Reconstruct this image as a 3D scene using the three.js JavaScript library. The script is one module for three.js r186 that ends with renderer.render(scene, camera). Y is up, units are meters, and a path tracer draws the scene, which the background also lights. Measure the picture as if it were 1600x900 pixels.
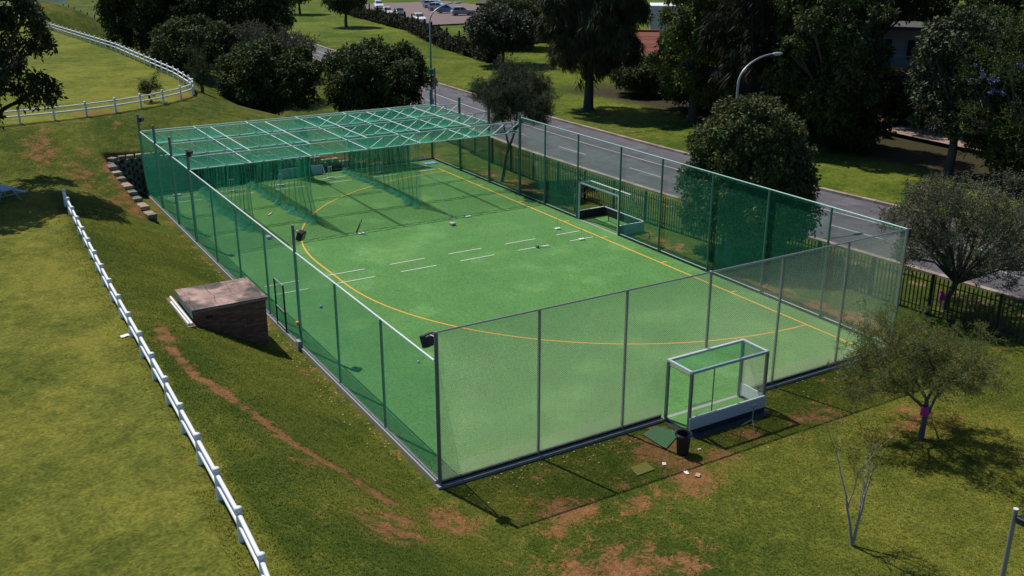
import * as THREE from 'three';
import { Sky } from 'three/addons/objects/Sky.js';
import { mergeGeometries } from 'three/addons/utils/BufferGeometryUtils.js';
import { RoundedBoxGeometry } from 'three/addons/geometries/RoundedBoxGeometry.js';

// ---------------------------------------------------------------- camera, sky, sun, exposure
const scene = new THREE.Scene();
const camera = new THREE.PerspectiveCamera(32.6, 16 / 9, 0.5, 1500);
const CAM = new THREE.Vector3(42.85, 15.37, 30.18), YAW = -1.031, PITCH = 0.3455;
camera.position.copy(CAM);
camera.lookAt(CAM.x + Math.sin(YAW) * Math.cos(PITCH), CAM.y - Math.sin(PITCH), CAM.z - Math.cos(YAW) * Math.cos(PITCH));
const renderer = new THREE.WebGLRenderer({ antialias: true });
renderer.toneMapping = THREE.LinearToneMapping;
renderer.toneMappingExposure = 0.9;
renderer.shadowMap.enabled = true;
const SUN = new THREE.Vector3(-2.95, 4.87, 0.86).normalize();
const sky = new Sky();
sky.name = 'sky'; sky.userData = { kind: 'structure' };
sky.scale.setScalar(1000);
Object.assign(sky.material.uniforms.sunPosition, { value: SUN.clone() });
sky.material.uniforms.turbidity.value = 2.5;
sky.material.uniforms.rayleigh.value = 1.2;
sky.material.uniforms.mieCoefficient.value = 0.004;
scene.add(sky);
scene.environmentIntensity = 0.1;
const sun = new THREE.DirectionalLight(new THREE.Color(1, 0.955, 0.87), 5);
sun.position.copy(SUN).multiplyScalar(120); sun.target.position.set(0, 0, 0);
sun.castShadow = true; sun.shadow.mapSize.set(4096, 4096);
Object.assign(sun.shadow.camera, { left: -90, right: 90, top: 90, bottom: -90, near: 1, far: 400 });
scene.add(sun, sun.target);

// ---------------------------------------------------------------- helpers
function rng(seed) { let a = seed >>> 0; return () => { a = (a + 0x6D2B79F5) | 0; let t = Math.imul(a ^ (a >>> 15), 1 | a); t = (t + Math.imul(t ^ (t >>> 7), 61 | t)) ^ t; return ((t ^ (t >>> 14)) >>> 0) / 4294967296; }; }
function h2(x, y) { let h = Math.imul(x, 374761393) + Math.imul(y, 668265263) | 0; h = Math.imul(h ^ (h >>> 13), 1274126177); return ((h ^ (h >>> 16)) >>> 0) / 4294967296; }
function vn(x, y) { const xi = Math.floor(x), yi = Math.floor(y); let fx = x - xi, fy = y - yi; fx = fx * fx * (3 - 2 * fx); fy = fy * fy * (3 - 2 * fy);
  const a = h2(xi, yi), b = h2(xi + 1, yi), c = h2(xi, yi + 1), d = h2(xi + 1, yi + 1); return a + (b - a) * fx + (c - a) * fy + (a - b - c + d) * fx * fy; }
function fbm(x, y, o) { let s = 0, w = 0.5, t = 0; for (let i = 0; i < o; i++) { s += w * vn(x, y); t += w; x = x * 2.03 + 17.1; y = y * 2.03 - 9.7; w *= 0.55; } return s / t; }
function n3(x, y, z) { return (vn(x + z * 0.71, y - z * 0.33) + vn(y * 1.1 + 31.7, z * 1.07 - x * 0.41) + vn(z + 71.3, x * 0.93 + y * 0.29)) / 3; }
const ss = (a, b, x) => { const t = Math.min(1, Math.max(0, (x - a) / (b - a))); return t * t * (3 - 2 * t); };
const lerp = (a, b, t) => a + (b - a) * t;
function interp(pts, x) { if (x <= pts[0][0]) return pts[0][1]; for (let i = 1; i < pts.length; i++) if (x <= pts[i][0]) return lerp(pts[i - 1][1], pts[i][1], (x - pts[i - 1][0]) / (pts[i][0] - pts[i - 1][0])); return pts[pts.length - 1][1]; }
const V = (x, y, z) => new THREE.Vector3(x, y, z);
const used = {};
function numbered(n) { const k = used[n] || 0; used[n] = k + 1; return k ? `${n}_${String(k).padStart(3, '0')}` : n; }
function shadow(m) { m.castShadow = true; m.receiveShadow = true; return m; }
function tag(o, label, category, group) { o.userData.label = label; o.userData.category = category; if (group) o.userData.group = group; return o; }
function thing(name, label, category, pos = [0, 0, 0], turn = 0, group) { const o = new THREE.Group(); o.name = numbered(name); o.position.set(...pos); o.rotation.y = turn; scene.add(o); return tag(o, label, category, group); }
function part(parent, name, geo, m, label) { const o = shadow(new THREE.Mesh(geo, m)); o.name = name; if (label) o.userData.label = label; parent.add(o); return o; }
function solo(name, geo, m, label, category, group) { const o = shadow(new THREE.Mesh(geo, m)); o.name = numbered(name); scene.add(o); return tag(o, label, category, group); }
function struct(name, geo, m) { const o = shadow(new THREE.Mesh(geo, m)); o.name = numbered(name); o.userData.kind = 'structure'; scene.add(o); return o; }
function box(x0, x1, y0, y1, z0, z1) { const g = new THREE.BoxGeometry(x1 - x0, y1 - y0, z1 - z0); g.translate((x0 + x1) / 2, (y0 + y1) / 2, (z0 + z1) / 2); return g; }
function bar(a, b, r, sides = 8, r2 = r) { const d = b.clone().sub(a), L = d.length(); const g = new THREE.CylinderGeometry(r2, r, L, sides, 1); g.translate(0, L / 2, 0); g.applyQuaternion(new THREE.Quaternion().setFromUnitVectors(V(0, 1, 0), d.normalize())); g.translate(a.x, a.y, a.z); return g; }
function post(x, z, y0, y1, r, sides = 10) { return bar(V(x, y0, z), V(x, y1, z), r, sides); }
function taper(pts, rad, sides) { // tapered tube along points
  const pos = [], idx = []; let ref = V(0.31, 0.2, 0.93).normalize();
  for (let i = 0; i < pts.length; i++) { const t = pts[Math.min(i + 1, pts.length - 1)].clone().sub(pts[Math.max(i - 1, 0)]).normalize();
    const u = ref.clone().sub(t.clone().multiplyScalar(ref.dot(t))).normalize(), w = t.clone().cross(u); ref = u;
    for (let k = 0; k < sides; k++) { const a = k / sides * 6.2832; const p = pts[i].clone().addScaledVector(u, Math.cos(a) * rad[i]).addScaledVector(w, Math.sin(a) * rad[i]); pos.push(p.x, p.y, p.z); } }
  for (let i = 0; i + 1 < pts.length; i++) for (let k = 0; k < sides; k++) { const a = i * sides + k, b = i * sides + (k + 1) % sides; idx.push(a, b, a + sides, b, b + sides, a + sides); }
  const g = new THREE.BufferGeometry(); g.setAttribute('position', new THREE.Float32BufferAttribute(pos, 3)); g.setIndex(idx); g.computeVertexNormals(); return g; }
function joinAll(list) { return mergeGeometries(list.map(g => { const h = g.index ? g.toNonIndexed() : g; for (const k of Object.keys(h.attributes)) if (k !== 'position' && k !== 'normal') h.deleteAttribute(k); return h; })); }
class Strands { constructor() { this.p = []; this.i = []; }
  line(pts, r) { const n = pts.length; for (let s = 0; s < n; s++) { const a = pts[Math.max(0, s - 1)], b = pts[Math.min(n - 1, s + 1)]; const t = b.clone().sub(a).normalize(); const u = Math.abs(t.y) > 0.8 ? V(1, 0, 0) : V(0, 1, 0); u.addScaledVector(t, -u.dot(t)).normalize(); const w = t.clone().cross(u);
      for (let k = 0; k < 3; k++) { const g = k * 2.0944; this.p.push(pts[s].x + r * (u.x * Math.cos(g) + w.x * Math.sin(g)), pts[s].y + r * (u.y * Math.cos(g) + w.y * Math.sin(g)), pts[s].z + r * (u.z * Math.cos(g) + w.z * Math.sin(g))); } }
    const o = this.p.length / 3 - n * 3; for (let s = 0; s + 1 < n; s++) for (let k = 0; k < 3; k++) { const a = o + s * 3 + k, b = o + s * 3 + (k + 1) % 3; this.i.push(a, b, a + 3, b, b + 3, a + 3); } }
  seg(a, b, r) { this.line([a, b], r); }
  geo() { const g = new THREE.BufferGeometry(); g.setAttribute('position', new THREE.Float32BufferAttribute(this.p, 3)); g.setIndex(this.i); g.computeVertexNormals(); return g; } }
// square net on the rectangle origin + u*[0,U] + v*[0,W], holes are rectangles [u0,u1,v0,v1] left out
function squareNet(o, u, U, v, W, cell, r, holes = []) { const S = new Strands();
  const P = (a, b) => o.clone().addScaledVector(u, a).addScaledVector(v, b);
  const cut = (fixed, len, axis) => { let spans = [[0, len]]; for (const h of holes) { const [f0, f1, s0, s1] = axis ? [h[2], h[3], h[0], h[1]] : [h[0], h[1], h[2], h[3]]; if (fixed > f0 && fixed < f1) spans = spans.flatMap(([a, b]) => s1 <= a || s0 >= b ? [[a, b]] : [[a, s0], [s1, b]].filter(q => q[1] - q[0] > 0.01)); } return spans; };
  for (let a = cell / 2; a < U; a += cell) for (const [s, e] of cut(a, W, 0)) S.seg(P(a, s), P(a, e), r);
  for (let b = cell / 2; b < W; b += cell) for (const [s, e] of cut(b, U, 1)) S.seg(P(s, b), P(e, b), r);
  return S.geo(); }
function diamondNet(o, u, U, v, W, pitch, r, hole) { const S = new Strands(); const P = (a, b) => o.clone().addScaledVector(u, a).addScaledVector(v, b);
  for (const dir of [1, -1]) for (let c = -W; c < U + W; c += pitch) { // u = c + dir*w
    let w0 = dir > 0 ? Math.max(0, -c) : Math.max(0, c - U), w1 = dir > 0 ? Math.min(W, U - c) : Math.min(W, c); if (w1 - w0 < 0.01) continue;
    let spans = [[w0, w1]];
    if (hole) { const a = dir > 0 ? hole[0] - c : c - hole[1], b = dir > 0 ? hole[1] - c : c - hole[0]; const s0 = Math.max(a, hole[2]), s1 = Math.min(b, hole[3]); if (s1 > s0) spans = spans.flatMap(([p, q]) => s1 <= p || s0 >= q ? [[p, q]] : [[p, s0], [s1, q]].filter(k => k[1] - k[0] > 0.01)); }
    for (const [p, q] of spans) S.seg(P(c + dir * p, p), P(c + dir * q, q), r); }
  return S.geo(); }
const lin = (r, g, b) => new THREE.Color().setRGB(r, g, b);
const mat = (r, g, b, rough = 0.8, metal = 0, extra = {}) => new THREE.MeshStandardMaterial({ color: lin(r, g, b), roughness: rough, metalness: metal, side: THREE.DoubleSide, ...extra });
const sb = c => { c = Math.min(1, Math.max(0, c)); return 255 * (c <= 0.0031308 ? 12.92 * c : 1.055 * Math.pow(c, 1 / 2.4) - 0.055); };
const SBT = new Uint8Array(4096); for (let i = 0; i < 4096; i++) SBT[i] = Math.round(sb(i / 4095));
const sbf = c => SBT[c <= 0 ? 0 : c >= 1 ? 4095 : (c * 4095) | 0];
function tex(w, h, fn, srgb = true, wrap = true) { const d = new Uint8Array(w * h * 4), c = [0, 0, 0]; for (let j = 0; j < h; j++) for (let i = 0; i < w; i++) { fn(i, j, c); const k = (j * w + i) * 4; if (srgb) { d[k] = sbf(c[0]); d[k + 1] = sbf(c[1]); d[k + 2] = sbf(c[2]); } else { d[k] = c[0] * 255; d[k + 1] = c[1] * 255; d[k + 2] = c[2] * 255; } d[k + 3] = 255; }
  const t = new THREE.DataTexture(d, w, h); t.magFilter = THREE.LinearFilter; t.minFilter = THREE.LinearMipmapLinearFilter; t.generateMipmaps = true; if (srgb) t.colorSpace = THREE.SRGBColorSpace; if (wrap) t.wrapS = t.wrapT = THREE.RepeatWrapping; t.needsUpdate = true; return t; }

// ---------------------------------------------------------------- layout and terrain
const XN = 19.87, XB = -20.4, ZL = 18.9, ZR = -1.0, HF = 4.87, HL = 3.95;
const NEARK = [[-140, -19.5], [-100, -16.8], [-80, -15.2], [-60, -12.4], [-40, -9.8], [-20, -8.8], [-4, -9.25], [18, -10.8], [40, -13.6], [80, -22]];
const FARK = [[-140, -26], [-97, -21.3], [-57, -19], [-30, -17.9], [-16, -18.1], [0, -18.6], [5, -19.1], [20, -20.6], [40, -23.4], [80, -32]];
const zn = x => interp(NEARK, x), zf = x => interp(FARK, x);
const LAWN = [[-27, 90], [-27, 24], [-26.9, 22], [-27.6, 20], [-28.3, 18], [-30.4, 14.7], [-33.3, 12.5], [-43.5, 11.4], [-66.7, 12], [-103, 15.2], [-170, 15.2], [-170, 90]];
function lawnDist(x, z) { if (x > -6) return 30; let best = 1e9, inside = false; for (let i = 0, j = LAWN.length - 1; i < LAWN.length; j = i++) { const [x1, z1] = LAWN[j], [x2, z2] = LAWN[i];
    if ((z1 > z) !== (z2 > z) && x < (x2 - x1) * (z - z1) / (z2 - z1) + x1) inside = !inside;
    const dx = x2 - x1, dz = z2 - z1, t = Math.min(1, Math.max(0, ((x - x1) * dx + (z - z1) * dz) / (dx * dx + dz * dz))); best = Math.min(best, Math.hypot(x - x1 - t * dx, z - z1 - t * dz)); } return inside ? -best : best; }
const BANK = [[18.9, -0.1], [19.7, 0], [20.3, 0.25], [22.8, 1.65], [24.0, 2.02], [25.0, 2.15], [40, 2.2], [200, 2.2]];
const flankZ = x => 20.1 + Math.max(0, (-13 - x) / 7.9) * 0.75;
function terrace(x, z) { const d0 = lawnDist(x, z), d = d0 * (d0 > 0 ? lerp(1, 1.75, ss(-29, -38, x) * ss(14, 11, z)) : 1); const soft = d < 1.5 ? Math.max(0, d) * Math.max(0, d) / 3 : d - 0.75; return d <= 0 ? 4 : Math.max(0, 4.1 - 0.285 * (soft + 0.35)); }
function groundY(x, z) {
  let y = z > ZL ? interp(BANK, z) : -0.1;
  if (x > XN) y = lerp(y, interp(BANK, z + Math.min(1.2, (x - XN) * 0.15)), ss(20, 28, x));
  const behind = x < -21.12 || (x < -13 && z > flankZ(x));
  if (behind) y = Math.max(y, terrace(x, z)); else if (x < -13 && z > ZL) y = Math.min(y, 0.0);
  if (x < -96) { const m = Math.exp(-((x + 110) ** 2) / 90 - ((z - 9) ** 2) / 60) * 4.2; y += m * ss(-96, -104, x); }
  y += 0.07 * (fbm(x * 0.35, z * 0.35, 2) - 0.5) * ss(20.2, 22, z) * ss(0, 3, Math.abs(z - 24.9));
  const a = zn(x), b = zf(x); if (z < a + 1.2 && z > b - 1.2) y = lerp(y, -0.32, ss(a + 0.35, a - 0.1, z) * ss(b - 0.35, b + 0.1, z));
  if (z < b - 2) y += 0.25 * (fbm(x * 0.1, z * 0.1, 2) - 0.5);
  if (x > XB + 0.1 && x < XN - 0.1 && z > ZR + 0.1 && z < ZL - 0.1) y = -0.2;
  return y; }
// ground colour: grass of several kinds, bare soil, leaf litter, worn path
const SOIL = [[22.9, 16.2, 1.0, 1.1, 1], [23.6, 17.2, .6, .7, .8], [25.9, 16.9, 1.3, 2.0, 1.1], [26.6, 15.2, 1.0, 1.2, .9], [21.7, 19.7, .9, .9, .9], [23.1, 21.8, 1.0, 1.0, .9], [22.5, 14.1, .7, .6, .9], [23.4, 14.3, .55, 1.0, 1], [23.2, 12.2, .9, .8, 1.15], [22.9, 10.4, .5, .5, .95], [22.4, 5.9, .8, 1.2, 1.15], [22.2, 8.6, .5, .6, .9], [20.9, 21.2, .7, .6, .7], [19.4, 22.7, .6, .8, .7], [22.0, 20.8, .5, 1.2, .6],
  [21.2, 12.2, 1.0, .9, 1.0], [20.6, 10.9, .6, .9, .9], [-28.3, 20.1, 1.3, 1.3, 1.0], [-25.6, 19.4, 1.6, .5, .8], [-32.6, 13.4, 1.2, .7, .9], [-22.6, 24.3, 2.6, 1.0, .75], [-18.5, 22.6, 2.5, .8, .8], [-15, 21.7, 2.0, .6, .9], [-10, -2.8, 3, .8, .8], [-14.5, -2.6, 2.2, .7, .9], [5, -2.6, 3.6, .6, .7], [16.2, -2.3, 3.2, .55, 1.1], [12.6, -2.1, 1.5, .5, .8], [21, -3.8, 1.5, 2, .6], [24.2, 3.3, 1.2, 1.6, .7], [23.2, 7.2, .6, .5, .7], [20.8, 15.2, .35, 3.5, .55], [20.6, 3.5, .35, 3, .6],
  [-21.6, 14, .5, 6, .9], [-21.4, 6, .6, 5, 1.2], [10.0, 19.6, 5, .28, .55], [-2, 19.5, 6, .22, .5], [22.2, 25.3, .5, .5, .5], [18.2, 25.9, .5, .3, .6], [9.5, 24.6, .35, .25, .9], [-112, 13, 4, 3, .8], [-30, -20, 14, .5, .6]];
const TRAIL = [[8.2, 24.2], [10.5, 24.25], [12.6, 24.15], [15.5, 23.35], [18.3, 22.55], [19.6, 21.65], [20.9, 21.0]];
let SOILS = SOIL; function soilFor(x0, x1, z0, z1) { SOILS = SOIL.filter(p => p[0] + 2.5 * p[2] > x0 && p[0] - 2.5 * p[2] < x1 && p[1] + 2.5 * p[3] > z0 && p[1] - 2.5 * p[3] < z1); }
function segDist(P, x, z) { let b = 1e9; for (let i = 1; i < P.length; i++) { const dx = P[i][0] - P[i - 1][0], dz = P[i][1] - P[i - 1][1], t = Math.min(1, Math.max(0, ((x - P[i - 1][0]) * dx + (z - P[i - 1][1]) * dz) / (dx * dx + dz * dz))); b = Math.min(b, Math.hypot(x - P[i - 1][0] - t * dx, z - P[i - 1][1] - t * dz)); } return b; }
const inLawn1 = (x, z) => ss(24.7, 25.3, z + 0.25 * (vn(x * 0.6, 3.3) - 0.5)) * ss(-19, -15, x);
function groundColor(x, z, out, detail) {
  if (x > XB + 0.4 && x < XN - 0.4 && z > ZR + 0.4 && z < ZL - 0.4) { out[0] = 0.12; out[1] = 0.1; out[2] = 0.08; return; }
  const big = fbm(x * 0.07 + 3, z * 0.07, 3), mid = fbm(x * 0.45, z * 0.45 + 7, 3);
  const sm = detail > 0 ? fbm(x * 2.6, z * 2.6, 2) : 0.5;
  const fine = detail > 0 ? vn(x * 21 + 0.6 * vn(z * 3, x * 3) * 8, z * 15) : 0.5, fine2 = detail > 1 ? vn(x * 44 + 11, z * 40) : 0.5;
  const l1 = inLawn1(x, z), ld = lawnDist(x, z), l2 = ss(0.3, -0.3, ld);
  const verge = ss(0, -1.5, z - zf(x)), right = ss(20.5, 24, x) * ss(16, 9, z);
  // dryness per area
  let dry = 0.20 + 0.75 * (mid - 0.5) + 0.7 * (big - 0.5);
  dry = lerp(dry, 0.72 + 1.0 * (mid - 0.5) + 0.9 * (big - 0.5), Math.max(l1, l2));
  dry = lerp(dry, 0.30 + 0.7 * (mid - 0.5) + 0.6 * (big - 0.5), verge);
  dry = lerp(dry, 0.60 + 0.8 * (mid - 0.5) + 0.6 * (big - 0.5), right);
  dry += (sm - 0.5) * 0.5 + (fine - 0.5) * 0.35;
  dry = Math.min(1, Math.max(0, dry));
  let r = lerp(0.047, 0.178, dry), g = lerp(0.072, 0.172, dry), b = lerp(0.010, 0.028, dry);
  const lush = verge * 0.5 + l2 * 0.25; r = lerp(r, r * 1.10, lush); g = lerp(g, g * 1.34, lush);
  // bare soil
  let s = 0; for (let i = 0; i < SOILS.length; i++) { const p = SOILS[i], dx = (x - p[0]) / p[2], dz = (z - p[1]) / p[3], q = dx * dx + dz * dz; if (q < 6) s = Math.max(s, p[4] * (1.25 - 0.62 * Math.sqrt(q))); }
  if (z > 20 && x > 7 && x < 22) { const t = segDist(TRAIL, x, z); if (t < 1.2) s = Math.max(s, 1.32 - t * 2.1); }
  if (x < -12 && x > -23 && z > 17 && z < 23) { const t = segDist([[-21.3, 18], [-21.1, 20.6], [-20.2, 21.2], [-12.6, 20.7]], x, z); s = Math.max(s, 1.15 - t * 1.3); }
  const pal = ss(-0.8, 0.3, -Math.abs(z - (zn(x) + 2.0))) * ss(-70, -40, x); s = Math.max(s, pal * 0.95);
  const strip = (x > -20 && x < 20 && z > ZL && z < 20) ? ss(20, 19.1, z) * 0.55 : 0; s = Math.max(s, strip);
  s = 0.84 * ss(0.58, 1.1, s + 0.9 * (mid - 0.5) + 1.3 * (sm - 0.5) + 0.7 * (fine - 0.5));
  const st = 0.5 + 0.45 * sm + 0.55 * fine2, tan = z < -5 ? 0.5 : 0.12; r = lerp(r, lerp(0.200, 0.27, tan) * st, s); g = lerp(g, lerp(0.080, 0.18, tan) * st, s); b = lerp(b, lerp(0.030, 0.115, tan) * st, s);
  // leaf litter below the woods
  let w = verge * ss(-26, -29.5, z + 0.25 * Math.max(0, -30 - x) * 0.0 + 3 * (big - 0.5)) * ss(-48, -40, x); w = Math.max(w, ss(-3, -5, x + 30) * 0);
  r = lerp(r, 0.050, w); g = lerp(g, 0.042, w); b = lerp(b, 0.022, w);
  const k = 0.62 + 0.76 * (0.55 * fine + 0.45 * fine2) * (0.8 + 0.4 * sm); out[0] = r * k; out[1] = g * k; out[2] = b * k; }
const grassBump = tex(512, 512, (i, j, c) => { const v = 0.5 * h2(i >> 1, j >> 1) + 0.3 * h2(i + 99, j) + 0.2 * h2(i >> 3, j >> 3); c[0] = c[1] = c[2] = v; }, false);
{
  const axis = (parts) => { const o = []; for (const [a, b, s] of parts) for (let v = a; v < b - 1e-6; v += s) o.push(+v.toFixed(4)); o.push(parts[parts.length - 1][1]); return o; };
  const xs = axis([[-420, -170, 50], [-170, -110, 4], [-110, -58, 2], [-58, -26, 1], [-26, -21.2, 0.6], [-21.2, -20.8, 0.1], [-20.8, 6, 0.536], [6, 38, 0.5], [38, 150, 16]]);
  const zs = axis([[-300, -94, 34.3334], [-94, -30, 4], [-30, 2, 0.5], [2, 18, 0.8], [18, 34, 0.25], [34, 66, 4], [66, 200, 33.5]]);
  const cx = [-420, -170, -110, -58, -26, 6, 38, 150], cz = [-300, -94, -30, 2, 34, 66, 200];
  const RES = { '4_3': 2048, '5_3': 2048, '5_2': 1024, '4_2': 1024, '3_2': 1024, '3_3': 1024, '2_3': 1024, '2_1': 1024, '2_2': 1024, '3_1': 512, '4_1': 512, '1_1': 512, '1_2': 512, '1_3': 512, '5_4': 512, '4_4': 256 };
  for (let a = 0; a + 1 < cx.length; a++) for (let b = 0; b + 1 < cz.length; b++) {
    const X = xs.filter(v => v >= cx[a] - 1e-6 && v <= cx[a + 1] + 1e-6), Z = zs.filter(v => v >= cz[b] - 1e-6 && v <= cz[b + 1] + 1e-6);
    const pos = [], uv = [], idx = []; const x0 = cx[a], z0 = cz[b], W = cx[a + 1] - x0, D = cz[b + 1] - z0;
    for (const z of Z) for (const x of X) { pos.push(x, groundY(x, z), z); uv.push((x - x0) / W, (z - z0) / D); }
    for (let j = 0; j + 1 < Z.length; j++) for (let i = 0; i + 1 < X.length; i++) { const p = j * X.length + i; idx.push(p, p + X.length, p + 1, p + 1, p + X.length, p + X.length + 1); }
    const g = new THREE.BufferGeometry(); g.setAttribute('position', new THREE.Float32BufferAttribute(pos, 3)); g.setAttribute('uv', new THREE.Float32BufferAttribute(uv, 2)); g.setIndex(idx); g.computeVertexNormals();
    soilFor(x0, cx[a + 1], z0, cz[b + 1]); const R = RES[`${a}_${b}`] || 64, det = R >= 1024 && W < 40 ? 2 : R >= 512 ? 1 : 0;
    const t = tex(R, R, (i, j, c) => groundColor(x0 + (i + 0.5) / R * W, z0 + (j + 0.5) / R * D, c, det), true, false);
    const m = new THREE.MeshPhysicalMaterial({ map: t, roughness: 0.95, specularIntensity: 0.12 });
    if (W < 60) { const bt = grassBump.clone(); bt.repeat.set(W / 4, D / 4); bt.needsUpdate = true; m.bumpMap = bt; m.bumpScale = 0.03; }
    struct('ground', g, m);
  }
}

// ---------------------------------------------------------------- materials
const M = {
  galv: mat(0.30, 0.31, 0.32, 0.45, 0.55), postGrey: mat(0.19, 0.195, 0.20, 0.5, 0.3), postGreen: mat(0.05, 0.17, 0.13, 0.5, 0.1), railGreen: mat(0.30, 0.46, 0.42, 0.45, 0.2),
  white: mat(0.78, 0.78, 0.76, 0.5), truss: mat(0.56, 0.64, 0.61, 0.45, 0.1), whiteRail: mat(0.70, 0.72, 0.72, 0.4, 0.1), net: mat(0.002, 0.32, 0.165, 0.7), netDark: mat(0.0, 0.15, 0.09, 0.75), wire: mat(0.78, 0.75, 0.52, 0.6), concrete: mat(0.30, 0.29, 0.27, 0.9), darkBoard: mat(0.016, 0.018, 0.02, 0.7),
  black: mat(0.012, 0.012, 0.014, 0.55), blueGrey: mat(0.28, 0.36, 0.42, 0.5), yellow: mat(0.72, 0.36, 0.035, 0.85), crease: mat(0.62, 0.62, 0.54, 0.9), bark: mat(0.075, 0.062, 0.05, 0.95), barkPale: mat(0.33, 0.31, 0.27, 0.95), glass: mat(0.03, 0.04, 0.045, 0.12), pink: mat(0.55, 0.02, 0.25, 0.6),
  frameTeal: mat(0.34, 0.48, 0.52, 0.4, 0.2), timber: mat(0.20, 0.12, 0.07, 0.9), steelBlack: mat(0.02, 0.021, 0.02, 0.55, 0.2), lamp: mat(0.36, 0.37, 0.38, 0.4, 0.4), teal: mat(0.02, 0.15, 0.12, 0.6),
};
const trk = rng(11);
M.turf = new THREE.MeshPhysicalMaterial({ roughness: 0.93, specularIntensity: 0.25, map: tex(2048, 1024, (i, j, c) => { const x = i / 2048 * 40.2, z = j / 1024 * 19.9; const f = h2(i, j), f2 = vn(i * 0.45, j * 0.45), m = fbm(x * 0.7, z * 0.7, 3), w = fbm(x * 0.16 + 5, z * 0.16, 2);
  const k = (0.56 + 0.5 * f2 + 0.38 * f) * (0.86 + 0.28 * m); const lt = ss(0.56, 0.8, m) * 0.05 + ss(0.6, 0.8, w) * 0.05, ye = 0.82 + 0.36 * vn(i * 0.31 + 40, j * 0.31); c[0] = (0.092 + lt * 0.35) * k * ye; c[1] = (0.222 + lt * 0.4) * k; c[2] = (0.062 + lt * 0.2) * k * (2 - ye); }, true, false) });
M.asphalt = new THREE.MeshStandardMaterial({ roughness: 0.9, map: tex(1024, 512, (i, j, c) => { const f = h2(i, j), m = fbm(i * 0.02, j * 0.02, 3), s = vn(i * 0.004, j * 0.11); const k = (0.7 + 0.5 * f) * (0.75 + 0.5 * m) * (0.88 + 0.24 * s); const tr = 0.82 + 0.36 * vn(3.3, j * 0.055) + 0.25 * ss(0.62, 0.7, fbm(i * 0.006, j * 0.012 + 9, 3)) - 0.3 * ss(0.02, 0.0, Math.abs(fbm(i * 0.018, j * 0.018, 3) - 0.5)); c[0] = 0.095 * k * tr; c[1] = 0.088 * k * tr; c[2] = 0.099 * k * tr; }) });
M.paving = new THREE.MeshStandardMaterial({ roughness: 0.9, map: tex(256, 256, (i, j, c) => { const k = 0.8 + 0.4 * h2(i, j); c[0] = 0.30 * k; c[1] = 0.20 * k; c[2] = 0.16 * k; }) });

// ---------------------------------------------------------------- road
function ribbon(xa, xb, step, zA, zB, y, uvw = 1) { const pos = [], uv = [], idx = []; let n = 0; for (let x = xa; x <= xb + 1e-6; x += step) { const a = zA(x), b = zB(x); pos.push(x, y, a, x, y, b); uv.push(x * uvw, 0, x * uvw, (a - b) * uvw); n++; } for (let i = 0; i + 1 < n; i++) idx.push(i * 2, i * 2 + 2, i * 2 + 1, i * 2 + 1, i * 2 + 2, i * 2 + 3); const g = new THREE.BufferGeometry(); g.setAttribute('position', new THREE.Float32BufferAttribute(pos, 3)); g.setAttribute('uv', new THREE.Float32BufferAttribute(uv, 2)); g.setIndex(idx); g.computeVertexNormals(); return g; }
{
  const road = struct('road', ribbon(-140, 76, 2, x => zn(x) - 0.02, x => zf(x) + 0.02, -0.2, 0.1), M.asphalt);
  const mid = x => lerp(zn(x), zf(x), 0.60), dz = x => lerp(zn(x), zf(x), 0.33);
  part(road, 'lane_line', ribbon(-138, 74, 2, x => mid(x) + 0.06, x => mid(x) - 0.06, -0.194), mat(0.40, 0.40, 0.38, 0.9));
  for (let x = -118; x < 60; x += 8.7) part(road, 'lane_dash', ribbon(x + 2.1, x + 5.6, 0.7, q => dz(q) + 0.06, q => dz(q) - 0.06, -0.194), mat(0.34, 0.34, 0.33, 0.9));
  const km = [mat(0.30, 0.235, 0.18, 0.9), mat(0.25, 0.19, 0.145, 0.9), mat(0.34, 0.275, 0.21, 0.9)];
  for (const [f, s, nm] of [[zn, 1, 'kerb'], [zf, -1, 'kerb']]) { const k = new THREE.Group(); k.name = numbered(nm); k.userData.kind = 'structure'; scene.add(k); const g = new THREE.BoxGeometry(0.975, 0.3, 0.32);
    for (let x = -100, i = 0; x < 40; x += 1, i++) { const o = part(k, 'kerb_stone', g, km[(i * 7 + (i >> 2)) % 3]); const z = f(x), z2 = f(x + 1); o.position.set(x + 0.5, -0.19, (z + z2) / 2 + s * 0.14); o.rotation.y = -Math.atan2(z2 - z, 1); } }
}

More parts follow.
